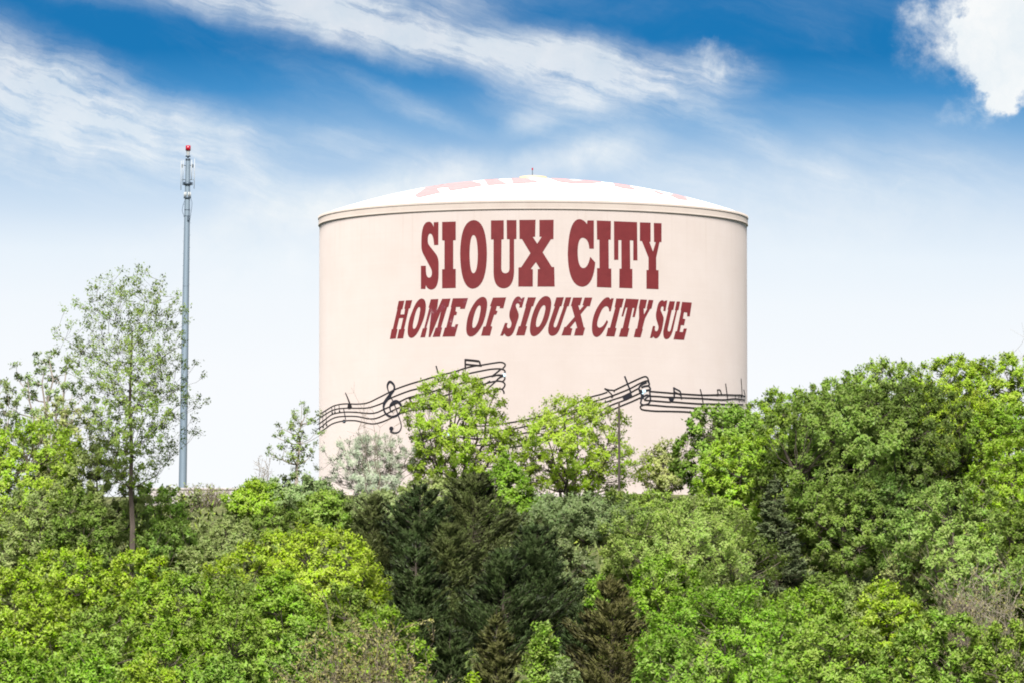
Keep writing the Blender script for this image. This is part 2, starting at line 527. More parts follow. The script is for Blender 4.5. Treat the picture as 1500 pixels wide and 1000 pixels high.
def build_ground():
    xs = np.concatenate((np.linspace(-4000, -150, 16), np.arange(-140, 141, 4.0), np.linspace(150, 4000, 16)))
    ys = np.concatenate((np.linspace(-4000, -20, 12), np.arange(0, 200, 10.0), np.arange(200, 500, 3.0), np.linspace(510, 6000, 22)))
    X, Y = np.meshgrid(xs, ys)
    Z = ground_z(X, Y)
    n, m = X.shape
    idx = np.arange(n * m).reshape(n, m)
    f = np.stack((idx[:-1, :-1], idx[:-1, 1:], idx[1:, 1:], idx[1:, :-1]), -1).reshape(-1, 4)
    me = np_mesh('ground', np.stack((X, Y, Z), -1).reshape(-1, 3), [f], True)
    mt = principled('ground_cover', (0.07, 0.09, 0.03), 0.95, spec=0.1, build=speckled((0.035, 0.045, 0.016), (0.10, 0.105, 0.045), 0.8, 0.6))
    tag(link('ground', me, None, mt), 'grassy hillside rising from the valley to the flat hilltop under the tank', None, None, 'structure')
build_ground()

# ------------------------------------------------------------------ water tank
TD = 400.0
TR = 15.06
TZ = 11.75
tank_c = np.array((at(781, 500, TD)[0], TD))
RIM_Z = 32.0
DOME_H = 2.62
tank = thing('water_tank', (tank_c[0], tank_c[1], TZ), 'huge cream cylindrical water tank with red lettering and a painted music staff', 'water tank')
def L(z): return z - TZ
BODY_TOP = RIM_Z - 0.62
link('wall', lathe_mesh('tank_wall', [(TR, -1.5), (TR, L(BODY_TOP))], 768), tank, M['wall'])
link('foundation', lathe_mesh('tank_foundation', [(TR + 0.002, 0.42), (TR + 0.35, 0.40), (TR + 0.38, 0.36), (TR + 0.38, -1.5)], 256), tank, M['concrete'])
b0 = L(BODY_TOP)
link('cornice', lathe_mesh('tank_cornice', [(TR - 0.05, b0 + 0.62), (TR + 0.09, b0 + 0.62), (TR + 0.105, b0 + 0.59), (TR + 0.105, b0 + 0.46),
     (TR + 0.07, b0 + 0.43), (TR + 0.07, b0 + 0.08), (TR + 0.085, b0 + 0.06), (TR + 0.085, b0 + 0.0), (TR - 0.02, b0 - 0.03)], 512), tank, M['cornice'])
dome_r = np.linspace(TR - 0.05, 0.55, 40)
def dome_z(r): return RIM_Z + 0.0 + DOME_H * (1 - (np.asarray(r) / TR) ** 2)
link('roof', lathe_mesh('tank_roof', [(r, L(float(dome_z(r)))) for r in dome_r], 256), tank, M['roof'])
hz = L(float(dome_z(0.55)))
link('roof_hub', lathe_mesh('roof_hub', [(0.0, hz + 0.36), (0.55, hz + 0.33), (0.95, hz + 0.27), (0.98, hz + 0.2), (0.98, hz - 0.2)], 48), tank, M['hub'])
fin = link('finial', tube_mesh('finial', [[(-0.05, 0, hz + 0.3), (-0.05, 0, hz + 0.75)]], [[0.03, 0.025]], 8), tank, M['dsteel'])
link('warning_light', lathe_mesh('warning_light', [(0.0, hz + 0.9), (0.05, hz + 0.89), (0.055, hz + 0.84), (0.055, hz + 0.76), (0.04, hz + 0.74), (0.0, hz + 0.74)], 12, c=(-0.05, 0)), fin, M['lens'])

def cyl_hit(px, py, rad):
    """Point of the tank's wall seen through a pixel: (theta, z)."""
    r = ray(px, py)
    a = r[0] ** 2 + r[1] ** 2
    b = -2 * (r[0] * tank_c[0] + r[1] * tank_c[1])
    c = tank_c @ tank_c - rad ** 2
    disc = max(b * b - 4 * a * c, 0.0)
    t = (-b - math.sqrt(disc)) / (2 * a)
    p = r * t
    return p[0] - tank_c[0], p[1] - tank_c[1], p[2] - TZ
def wrap_mesh(name, px_verts, tris, off):
    """Pixel-space triangles, cut in narrow strips and laid on the wall of the tank."""
    bm = bmesh.new()
    vs_ = [bm.verts.new((x, y, 0)) for x, y in px_verts]
    for t in tris:
        try: bm.faces.new([vs_[i] for i in t])
        except ValueError: pass
    x0 = min(v[0] for v in px_verts)
    x1 = max(v[0] for v in px_verts)
    x = math.floor(x0) + 3.0
    while x < x1:
        bmesh.ops.bisect_plane(bm, geom=bm.verts[:] + bm.edges[:] + bm.faces[:], plane_co=(x, 0, 0), plane_no=(1, 0, 0), dist=1e-4)
        x += 3.0
    for v in bm.verts:
        X, Y, Z = cyl_hit(v.co.x, v.co.y, TR)
        k = (TR + off) / TR
        v.co = (X * k, Y * k, Z)
    bm.normal_update()
    for f in bm.faces:
        c = f.calc_center_median()
        if f.normal.x * c.x + f.normal.y * c.y < 0: f.normal_flip()
    me = bpy.data.meshes.new(name)
    bm.to_mesh(me)
    bm.free()
    return me
def outline(pts, steps=9):
    """TrueType style outline: 3-tuples are off-curve control points."""
    n = len(pts)
    out = []
    for i, p in enumerate(pts):
        if len(p) == 2:
            out.append((float(p[0]), float(p[1])))
        else:
            a, c = pts[i - 1], pts[(i + 1) % n]
            for s in range(1, steps):
                t = s / steps
                out.append(((1 - t) ** 2 * a[0] + 2 * t * (1 - t) * p[0] + t * t * c[0], (1 - t) ** 2 * a[1] + 2 * t * (1 - t) * p[1] + t * t * c[1]))
    return out
def glyph(org, s, *loops):
    vs_, rings = [], []
    for lp in loops:
        o = [Vector((org[0] + x / s, org[1] + y / s, 0)) for x, y in outline(lp)]
        rings.append(o)
        vs_ += [(p.x, p.y) for p in o]
    return vs_, tessellate_polygon(rings)
c1, c2, c3, c4 = (610, 315), (710, 315), (825, 315), (890, 315)
h1, h2, h3, h4 = (565, 430), (675, 430), (785, 430), (895, 430)
S = 8.696
LET = [
 (c1, S, 'red', [(222,95),(282,93),(280,384),(226,386),(222,350),(212,240,1),(175,240),(146,245,1),(146,330),(148,375,1),(172,400),(250,500),(284,548,1),(284,620),(284,760),(280,952,1),(188,953),(140,950,1),(122,897),(115,945),(58,945),(58,650),(122,650),(122,700),(124,800,1),(162,800),(198,800,1),(198,735),(198,705,1),(180,672),(88,500),(64,455,1),(64,400),(64,330),(66,88,1),(162,88),(200,90,1),(220,155)]),
 (c1, S, 'red', [(328,92),(502,86),(502,323),(470,325),(470,690),(502,690),(502,932),(328,937),(328,695),(358,693),(358,328),(328,325)]),
 (c1, S, 'red', [(732,67),(892,75,1),(899,490),(897,930,1),(715,942),(562,930,1),(557,490),(564,75,1)], [(728,258),(682,262,1),(678,500),(682,742,1),(725,745),(780,742,1),(782,500),(776,260,1)]),
 (c2, S, 'red', [(80,72),(243,70),(243,312),(215,314),(212,680),(215,745,1),(265,745),(315,740,1),(316,680),(316,312),(283,310),(280,68),(405,68),(405,308),(375,312),(375,730),(365,935,1),(238,937),(118,930,1),(113,740),(113,314),(80,314)]),
 (c2, S, 'red', [(442,66),(648,64),(643,280),(612,282),(669,368),(727,280),(697,280),(697,66),(878,64),(876,310),(843,313),(738,478),(855,665),(886,665),(891,914),(672,914),(676,692),(706,690),(652,604),(586,690),(614,695),(613,914),(428,914),(430,672),(465,668),(583,490),(475,310),(444,308)]),
 (c3, S, 'red', [(308,72),(390,72),(390,432),(332,432),(322,295,1),(245,293),(185,298,1),(184,480),(188,678,1),(258,680),(315,675,1),(343,535),(408,608),(385,910,1),(240,917),(64,905,1),(57,500),(68,60,1),(205,55),(265,60,1),(302,120)]),
 (c3, S, 'red', [(427,73),(607,80),(605,318),(577,316),(580,685),(612,686),(613,928),(428,920),(430,680),(462,680),(460,318),(430,316)]),
 (c4, S, 'red', [(80,82),(375,94),(380,580),(326,580),(326,328),(284,325),(288,690),(315,690),(315,936),(148,930),(150,688),(176,686),(174,323),(137,323),(137,574),(82,574)]),
 (c4, S, 'red', [(410,97),(547,101),(547,345),(530,343),(577,468),(613,348),(590,346),(587,104),(686,108),(686,348),(661,347),(618,545),(619,705),(648,706),(648,948),(494,942),(494,705),(520,703),(520,545),(436,335),(410,333)]),
 (h1, 12.5, 'red', [(240,140),(345,135),(308,292),(288,296),(272,388),(340,386),(356,285),(342,280),(370,130),(488,126),(450,272),(426,278),(340,652),(354,655),(322,822),(212,828),(245,662),(276,656),(322,452),(250,455),(205,652),(220,658),(186,826),(78,834),(110,660),(132,652),(215,290),(208,288)]),
 (h1, 12.5, 'red', [(660,95),(738,100,1),(738,240),(735,400,1),(650,590),(560,810,1),(470,815),(400,805,1),(403,690),(410,510,1),(480,350),(570,100,1)], [(615,250),(643,255,1),(628,340),(590,580,1),(545,635),(525,660,1),(505,645),(490,600,1),(515,500),(560,270,1)]),
 (h1, 12.5, 'worn', [(828,110),(966,104),(940,315),(1035,102),(1188,97),(1150,248),(1128,255),(1015,625),(1035,628),(995,792),(860,798),(915,632),(945,625),(1018,315),(822,798),(785,800),(838,318),(745,632),(762,632),(722,804),(635,806),(680,642),(705,638),(800,265),(785,260)]),
 (h1, 12.5, 'worn', [(1230,93),(1507,88),(1450,285),(1362,285),(1366,250),(1290,250),(1280,330),(1308,345),(1296,398),(1256,402),(1205,610),(1265,612),(1280,568),(1330,565),(1268,788),(1040,792),(1085,630),(1110,625),(1200,262),(1192,250)]),
 (h2, 12.5, 'red', [(405,65),(488,70,1),(485,210),(470,400,1),(400,570),(290,785,1),(185,792),(95,785,1),(100,640),(110,430,1),(190,280),(300,68,1)], [(345,222),(372,225,1),(362,310),(330,520,1),(280,600),(245,645,1),(220,628),(200,590,1),(235,440),(290,225,1)]),
 (h2, 12.5, 'red', [(590,80),(830,75),(780,275),(712,275),(716,238),(660,235),(642,315),(675,330),(650,388),(610,395),(548,600),(578,612),(535,775),(372,775),(415,612),(455,605),(555,240),(535,232)]),
 (h2, 12.5, 'worn', [(1130,78),(1172,75),(1120,262),(1068,262),(1076,225),(1070,185,1),(1040,185),(1000,190,1),(1010,250),(1055,360),(1070,410,1),(1050,470),(990,650),(945,790,1),(865,792),(815,785,1),(800,735),(770,775),(722,775),(810,542),(858,545),(845,590),(845,638,1),(878,640),(918,635,1),(928,560),(930,530,1),(900,470),(880,420,1),(895,330),(940,190),(985,60,1),(1055,58),(1090,62,1),(1112,105)]),
 (h2, 12.5, 'red', [(1228,75),(1378,75),(1325,240),(1300,240),(1190,598),(1215,605),(1168,770),(1012,770),(1060,605),(1090,600),(1190,240),(1182,235)]),
 (h3, 12.5, 'red', [(185,50),(285,55,1),(282,200),(265,400,1),(190,560),(60,785,1),(-40,785),(-115,780,1),(-110,640),(-95,430,1),(0,232),(90,52,1)], [(150,218),(180,222,1),(172,300),(140,480,1),(70,590),(35,630,1),(10,612),(-10,570,1),(20,450),(90,222,1)]),
 (h3, 12.5, 'red', [(375,75),(512,72),(468,235),(440,242),(330,560),(315,625,1),(350,625),(375,622,1),(392,570),(508,240),(500,232),(545,75),(648,72),(602,235),(575,240),(440,640),(390,778,1),(295,778),(215,770,1),(225,640),(240,560),(345,240),(328,232)]),
 (h3, 12.5, 'red', [(680,78),(848,78),(808,220),(776,220),(802,310),(878,222),(852,218),(892,78),(1032,78),(988,238),(940,238),(820,385),(878,625),(900,630),(862,772),(698,772),(730,640),(756,638),(722,512),(624,632),(668,645),(638,770),(468,770),(520,620),(550,612),(708,432),(652,235),(638,230)]),
 (h3, 12.5, 'red', [(1378,92),(1425,92),(1370,330),(1340,330),(1335,240,1),(1290,238),(1230,240,1),(1180,360),(1120,500,1),(1122,570),(1125,628,1),(1165,628),(1230,625,1),(1298,485),(1320,525),(1210,790,1),(1110,800),(1020,790,1),(1025,620),(1030,420,1),(1130,250),(1240,72,1),(1315,72),(1350,75,1),(1362,118)]),
 (h4, 12.5, 'red', [(95,95),(235,98),(195,258),(168,262),(78,632),(100,640),(62,790),(-92,785),(-55,632),(-20,630),(78,262),(65,255)]),
 (h4, 12.5, 'red', [(272,98),(508,110),(435,435),(390,435),(425,270),(396,265),(315,635),(335,645),(298,796),(142,793),(185,642),(212,638),(298,262),(272,262),(222,425),(190,422)]),
 (h4, 12.5, 'red', [(535,112),(658,118),(625,278),(598,276),(602,390),(662,280),(650,275),(688,120),(775,125),(740,280),(716,285),(622,460),(572,650),(582,655),(540,806),(415,800),(450,650),(475,645),(512,455),(510,272),(505,268)]),
 (h4, 12.5, 'red', [(985,135),(1030,130),(995,325),(955,322),(960,280),(965,238,1),(940,238),(910,240,1),(908,310),(955,420),(970,470,1),(955,540),(935,650),(890,820,1),(820,825),(785,820,1),(772,785),(755,815),(712,815),(765,598),(808,600),(800,650),(802,695,1),(828,695),(862,690,1),(868,620),(865,590,1),(835,500),(812,430,1),(825,350),(850,230),(880,130,1),(938,126),(960,128,1),(972,152)]),
 (h4, 12.5, 'red', [(1070,145),(1170,148),(1140,302),(1112,305),(1038,650),(1035,700,1),(1060,700),(1085,698,1),(1098,640),(1180,310),(1168,305),(1200,150),(1265,152),(1235,305),(1212,310),(1130,680),(1085,838,1),(1010,838),(945,830,1),(955,690),(975,600),(1045,300),(1035,295)]),
 (h4, 12.5, 'red', [(1300,158),(1478,170),(1440,422),(1390,420),(1392,352),(1335,345),(1315,462),(1360,475),(1335,585),(1280,580),(1255,705),(1310,710),(1330,645),(1388,645),(1335,850),(1142,840),(1180,695),(1205,690),(1280,315),(1272,310)]),
]
for it in LET:
    org, s, mt = it[:3]
    v, t = glyph(org, s, *it[3:])
    o = link('painted_letter', wrap_mesh('painted_letter', v, t, 0.012), tank, M[mt])
    if mt == 'worn': o['label'] = 'red letter with scuffed and faded paint'

# ---- the painted music
def catmull(P, per=6):
    P = np.asarray(P, float)
    if len(P) < 3:
        t = np.linspace(0, 1, 5)[:, None]
        return P[0] * (1 - t) + P[1] * t
    Q = np.vstack((2 * P[0] - P[1], P, 2 * P[-1] - P[-2]))
    out = []
    for i in range(1, len(Q) - 2):
        a, b, c, d = Q[i - 1], Q[i], Q[i + 1], Q[i + 2]
        for s in range(per):
            t = s / per
            out.append(0.5 * (2 * b + (c - a) * t + (2 * a - 5 * b + 4 * c - d) * t * t + (3 * b - a - 3 * c + d) * t ** 3))
    out.append(P[-1])
    return np.array(out)
OFF = [0.010]
def stroke(pts, w, org=(0, 0), s=1.0, smooth=True):
    """Ribbon of width w pixels (or per-point widths as third values)."""
    Q = np.array([(org[0] + p[0] / s, org[1] + p[1] / s, 1.22 * (p[2] / s if len(p) > 2 else w)) for p in pts])
    if smooth: Q = catmull(Q)
    P, W = Q[:, :2], Q[:, 2]
    T = np.gradient(P, axis=0)
    T /= np.linalg.norm(T, axis=1, keepdims=True) + 1e-9
    Nn = np.stack((-T[:, 1], T[:, 0]), 1)
    A, B = P + Nn * W[:, None] / 2, P - Nn * W[:, None] / 2
    n = len(P)
    vs_ = [tuple(p) for p in A] + [tuple(p) for p in B]
    return vs_, [(i, i + 1, n + i + 1, n + i) for i in range(n - 1)]
def poly(pts, org=(0, 0), s=1.0):
    return glyph(org, s, pts)
def disc(cx, cy_, r, org, s, n=14):
    p = [(cx + r * math.cos(2 * math.pi * i / n), cy_ + r * math.sin(2 * math.pi * i / n)) for i in range(n)]
    return poly(p, org, s)
def paint(name, items, mat='ink', parent=tank):
    vs_, ts = [], []
    bmj = None
    bm = bmesh.new()
    for v, t in items:                      # each stroke on its own hair-thin layer
        OFF[0] += 0.0005
        me = wrap_mesh('tmp', v, t, OFF[0])
        bm.from_mesh(me)
        bpy.data.meshes.remove(me)
    if OFF[0] > 0.030: OFF[0] = 0.0105
    me = bpy.data.meshes.new(name)
    bm.to_mesh(me)
    bm.free()
    return link(name, me, parent, M[mat])
A_, SA = (460, 540), 9.375
B_, SB = (880, 540), 12.5
C_, SC = (980, 540), 11.54
def cv(org, s, *pts): return [(org[0] + x / s, org[1] + y / s) for x, y in pts]
lines = [
    cv(A_, SA, (45,640),(180,555),(280,500),(420,475),(600,478),(740,460),(880,395),(1020,325),(1120,275),(1300,210),(1500,150)) + [(640,550),(665.6,543.8),(680,539),(695,535.4),(705.6,534),(724,531),(734,530),(739.4,532.2),(739.6,535.5),(736.5,539)],
    cv(A_, SA, (45,695),(170,610),(280,555),(420,535),(600,535),(740,530),(850,500),(950,460),(1070,390),(1300,300),(1450,260)) + [(640,559),(680,548),(711,541.4),(724,539.6),(734,539.6),(739.2,542),(739.4,545.5),(736,549)],
    cv(A_, SA, (45,765),(140,700),(250,620),(400,590),(560,590),(760,607),(860,595),(950,555),(1050,510),(1180,445),(1300,390),(1450,355)) + [(640,571),(680,560),(720,550),(733,549.4),(738.5,551),(739.4,554.5),(736.5,558)],
    cv(A_, SA, (40,830),(120,775),(190,715),(300,660),(450,645),(600,650),(760,680),(860,672),(980,620),(1120,550),(1250,500),(1400,460)) + [(640,582),(680,570),(715,560),(728,557.4),(736,558.4),(739.6,562),(738.5,566),(736,569)],
    cv(A_, SA, (45,885),(150,820),(250,750),(400,710),(560,705),(680,730),(800,750),(900,735),(1020,690),(1120,640),(1290,575)) + [(640,595),(680,583),(715,572),(733,569),(737.5,572),(738.5,576)],
]
for ln in lines:
    n = len(ln)
    pts = [(x, y, 1.15 + 0.75 * min(1, (x - 460) / 150)) for x, y in ln]
    paint('staff_line', [stroke(pts, 1.5)])
# folds of the ribbon beside the round tree, and the ribbon's second leg behind it
paint('ribbon_fold', [stroke([(733.5,540),(727,545.5),(720,551)], 2.0), stroke([(736,550.5),(731,553),(727,557)], 2.0), stroke([(720,551),(730,548.4),(737,549)], 1.8),
                      stroke([(718,557),(700,570),(685,588),(676,606),(661,640)], 1.7), stroke([(727,557),(708,575),(690,597),(676,622)], 1.7)])
paint('ribbon_fold', [poly([(736.5,546),(740,545.5),(741.5,549.5),(738,551.5)])], 'paleblue')
paint('ribbon_fold', [poly([(694.5,627),(697,626.5),(697.5,631),(694.5,631.5)])], 'paleblue')
paint('ribbon_fold', [poly([(656,633),(659.5,632),(659,637),(656,637.5)])], 'paleblue')
mid = [
    [(676,622.5),(693,623),(712,622.8),(735,620),(768,614.5),(816,602.6),(859,583)] + cv(B_, SB, (0,460),(120,420)),
    [(680,632.5),(712,632),(740,629),(768,624),(816,611),(869,588)] + cv(B_, SB, (0,555),(200,490)),
    [(664,638),(690,641.5),(720,640.5),(768,633.5),(816,621),(862,603)] + cv(B_, SB, (40,625),(400,500)),
    [(660,645),(668,650),(690,651.5),(720,650),(768,643),(816,631),(862,612)] + cv(B_, SB, (120,690),(450,560)),
    [(658.5,639),(658.5,648),(664,656),(675,660),(692,661),(718,659),(745,655),(770,651),(795,644),(820,634),(855,621),(880,608)] + cv(B_, SB, (160,765),(400,660)),
]
rest = [
    cv(B_, SB, (240,390),(490,270),(740,155),(820,135),(858,165),(872,215),(866,250)),
    cv(B_, SB, (200,490),(500,370),(700,265),(820,215),(868,222),(888,275),(868,300)),
    cv(B_, SB, (400,500),(560,420),(640,375),(700,345)),
    cv(B_, SB, (450,560),(580,500),(720,435)),
    cv(B_, SB, (400,660),(560,595),(725,520)),
]
for a, b in zip(mid, rest):
    paint('staff_line', [stroke([(x, y) for x, y in a], 1.7)])
    paint('staff_line', [stroke([(x, y) for x, y in b], 1.8)])
paint('ribbon_fold', [stroke([(870,205),(886,280),(872,302),(905,350),(893,410),(902,480),(905,560),(880,620),(830,645),(770,650),(728,620),(742,560)], 1.9, B_, SB),
                      stroke([(840,240),(750,280),(702,330),(710,400),(745,470),(735,560)], 2.2, B_, SB),
                      stroke([(868,300),(800,312),(740,335)], 2.2, B_, SB), stroke([(898,375),(840,388),(770,405),(720,400)], 2.4, B_, SB),
                      stroke([(903,490),(840,472),(785,495),(740,500)], 2.0, B_, SB), stroke([(895,480),(840,515),(795,560)], 1.8, B_, SB),
                      poly([(712,375),(745,370),(780,440),(790,540),(730,550),(735,470)], B_, SB)], 'slate')
paint('ribbon_fold', [poly([(755,385),(800,360),(828,400),(815,425),(765,425)], B_, SB)], 'paleblue')
paint('ribbon_fold', [poly([(745,440),(775,430),(790,455),(760,455)], B_, SB)], 'paleblue')
right = [
    cv(B_, SB, (900,405),(1150,425),(1250,432)) + cv(C_, SC, (0,400),(200,415),(550,435),(900,430),(1100,435),(1220,440),(1290,470)),
    cv(B_, SB, (880,490),(1050,498),(1200,510)) + cv(C_, SC, (100,475),(550,495),(900,515),(1100,500),(1285,522)),
    cv(B_, SB, (790,565),(1000,580),(1250,600)) + cv(C_, SC, (50,550),(300,570),(550,585),(660,585),(980,592),(1250,600)),
    cv(B_, SB, (830,650),(1000,662),(1200,680)) + cv(C_, SC, (40,632),(300,645),(450,655),(580,650),(900,660),(1250,665)),
    cv(B_, SB, (770,655),(722,680),(735,722),(790,745),(1000,765)) + cv(C_, SC, (0,710),(300,720),(500,745),(900,748),(1250,740)),
]
for ln in right: paint('staff_line', [stroke(ln, 1.7)])
# treble clef
paint('treble_clef', [
    stroke([(1085,590,10),(1052,560,14),(1050,500,20),(1090,452,30),(1140,442,34),(1190,480,26),(1200,540,18),(1165,615,22),(1080,652,26),(1000,620,22),(962,550,18),(968,470,30),(1010,405,36),(1060,335,30),(1104,275,22),(1098,212,22),(1046,170,26),(1012,220,20),(1022,290,12),(1060,380,11),(1110,490,11),(1160,630,12),(1200,760,12),(1190,830,13),(1150,868,15),(1095,872,20),(1050,850,22)], 1, A_, SA),
    disc(1066, 815, 30, A_, SA)], 'slate')
# notes
N1 = lambda items, m='ink': paint('music_note', items, m)
N1([stroke([(435,320,8),(470,400,13),(497,475,16)], 1, A_, SA), poly([(472,470),(512,470),(528,520),(505,540),(485,545),(462,525)], A_, SA)])
N1([stroke([(408,545),(422,610),(435,690)], 1.1, A_, SA), disc(415, 715, 24, A_, SA)], 'slate')
N1([poly([(402,706),(418,702),(422,716),(408,722)], A_, SA)], 'paleblue')
for x0, y0, x1, y1 in ((245,520,252,600), (285,508,290,594), (345,490,353,580)):
    N1([stroke([(x0, y0), (x1, y1)], 0.8, A_, SA), disc(x1, y1 - 2, 12, A_, SA, 8)])
for x0, y0, x1, y1 in ((165,570,175,765), (120,600,128,790), (75,640,78,818)):
    N1([stroke([(x0, y0), (x1, y1)], 0.6, A_, SA), disc(x1, y1, 13, A_, SA, 8)])
N1([stroke([(1305,398),(1340,450),(1362,480),(1365,520)], 1.6, A_, SA), stroke([(1310,400),(1370,380),(1450,350)], 3.2, A_, SA), disc(1340, 525, 18, A_, SA)])
N1([stroke([(639,535),(642,546)], 1.6)])
N1([stroke([(681.6,525),(681.7,540)], 2.0), stroke([(681,526.2),(692,527.2),(702,528.4)], 2.6), stroke([(702.3,528),(703.2,532),(704.5,536)], 2.0), stroke([(682,532.8),(694,534),(706,535)], 2.2)])
N1([stroke([(435,125),(495,280),(555,440)], 1.9, B_, SB), poly([(395,510),(550,425),(578,490),(418,572)], B_, SB)], 'slate')
N1([stroke([(65,352),(140,405),(215,480)], 1.5, B_, SB), stroke([(65,352),(150,378),(225,385),(250,415)], 1.5, B_, SB), poly([(165,500),(215,468),(238,490),(205,528)], B_, SB)])
N1([stroke([(1334,328),(1340,430),(1342,535)], 2.0, B_, SB), stroke([(1334,340),(1390,370),(1448,405),(1462,470),(1476,548)], 1.6, B_, SB), stroke([(1340,412),(1395,440),(1455,462)], 1.8, B_, SB), poly([(1230,512),(1352,512),(1312,598),(1264,598)], B_, SB)], 'slate')
N1([stroke([(522,335),(550,440),(568,550),(580,645)], 1.3, C_, SC), poly([(415,650),(525,648),(478,690),(468,738),(432,732)], C_, SC)])
N1([stroke([(812,340),(825,430)], 1.2, C_, SC), stroke([(815,348),(858,352),(885,430)], 1.2, C_, SC), poly([(788,422),(832,405),(832,448),(790,446)], C_, SC)])
N1([stroke([(950,240),(968,370),(985,500)], 1.1, C_, SC)])
N1([stroke([(1212,155),(1222,290),(1230,430)], 0.7, C_, SC), poly([(1198,428),(1232,420),(1228,478),(1206,478)], C_, SC)])
N1([stroke([(1262,345),(1282,440)], 0.8, C_, SC)])
N1([stroke([(1118,448),(1125,510)], 0.7, C_, SC)])
N1([stroke([(1178,450),(1185,565)], 0.7, C_, SC)])

# ---- faded letters on the roof
def dome_hit(px, py):
    """First point of the dome along the ray; a ray that passes over it is lowered to the skyline."""
    for k in range(60):
        r = ray(px, py)
        prev = None
        t = np.linspace((TD - TR) / r[1], (TD + 2) / r[1], 900)
        X, Y, Z = r[0] * t - tank_c[0], r[1] * t - tank_c[1], r[2] * t
        rr = np.hypot(X, Y)
        dz = np.where(rr < TR - 0.1, Z - dome_z(np.minimum(rr, TR)), 9)
        hit = np.nonzero(dz < 0)[0]
        if len(hit):
            i = hit[0]
            q = min(rr[i], TR - 0.1)
            return X[i], Y[i], L(float(dome_z(q)))
        py += 0.35
    return None
def roof_letter(org, s, pts):
    v, tr = glyph(org, s, pts)
    bm = bmesh.new()
    vv = [bm.verts.new((x, y, 0)) for x, y in v]
    for f in tr:
        try: bm.faces.new([vv[i] for i in f])
        except ValueError: pass
    for ax, no in ((0, (1, 0, 0)), (1, (0, 1, 0))):
        lo, hi = min(p[ax] for p in v), max(p[ax] for p in v)
        x = lo + (4 if ax == 0 else 1.5)
        while x < hi:
            co = (x, 0, 0) if ax == 0 else (0, x, 0)
            bmesh.ops.bisect_plane(bm, geom=bm.verts[:] + bm.edges[:] + bm.faces[:], plane_co=co, plane_no=no, dist=1e-4)
            x += 4 if ax == 0 else 1.5
    for w in bm.verts:
        h = dome_hit(w.co.x, w.co.y)
        w.co = (h[0], h[1], h[2] + 0.03)
    bmesh.ops.recalc_face_normals(bm, faces=bm.faces[:])
    me = bpy.data.meshes.new('roof_letter')
    bm.to_mesh(me)
    bm.free()
    o = link('roof_letter', me, tank, M['pink'])
    return o
FO, FS, GO, GS = (590, 250), 7.143, (790, 250), 6.52
for org, s, pts in [
    (FO, FS, [(120,262),(240,180),(480,122),(740,118),(815,135),(830,165),(490,218),(470,180),(360,190),(400,235),(160,292)]),
    (FO, FS, [(850,95),(960,75),(1000,95),(1100,145),(890,160)]),
    (FO, FS, [(1130,80),(1290,65),(1340,100),(1400,105),(1410,130),(1150,142)]),
    (GO, GS, [(70,65),(190,72),(320,95),(420,98),(430,80),(560,88),(595,115),(480,130),(330,130),(180,110)]),
    (GO, GS, [(705,110),(820,130),(950,190),(800,175),(715,150)]),
    (GO, GS, [(1060,190),(1130,200),(1240,240),(1150,230)]),
    (GO, GS, [(1230,232),(1300,228),(1410,262),(1420,290),(1330,280)])]:
    roof_letter(org, s, pts)

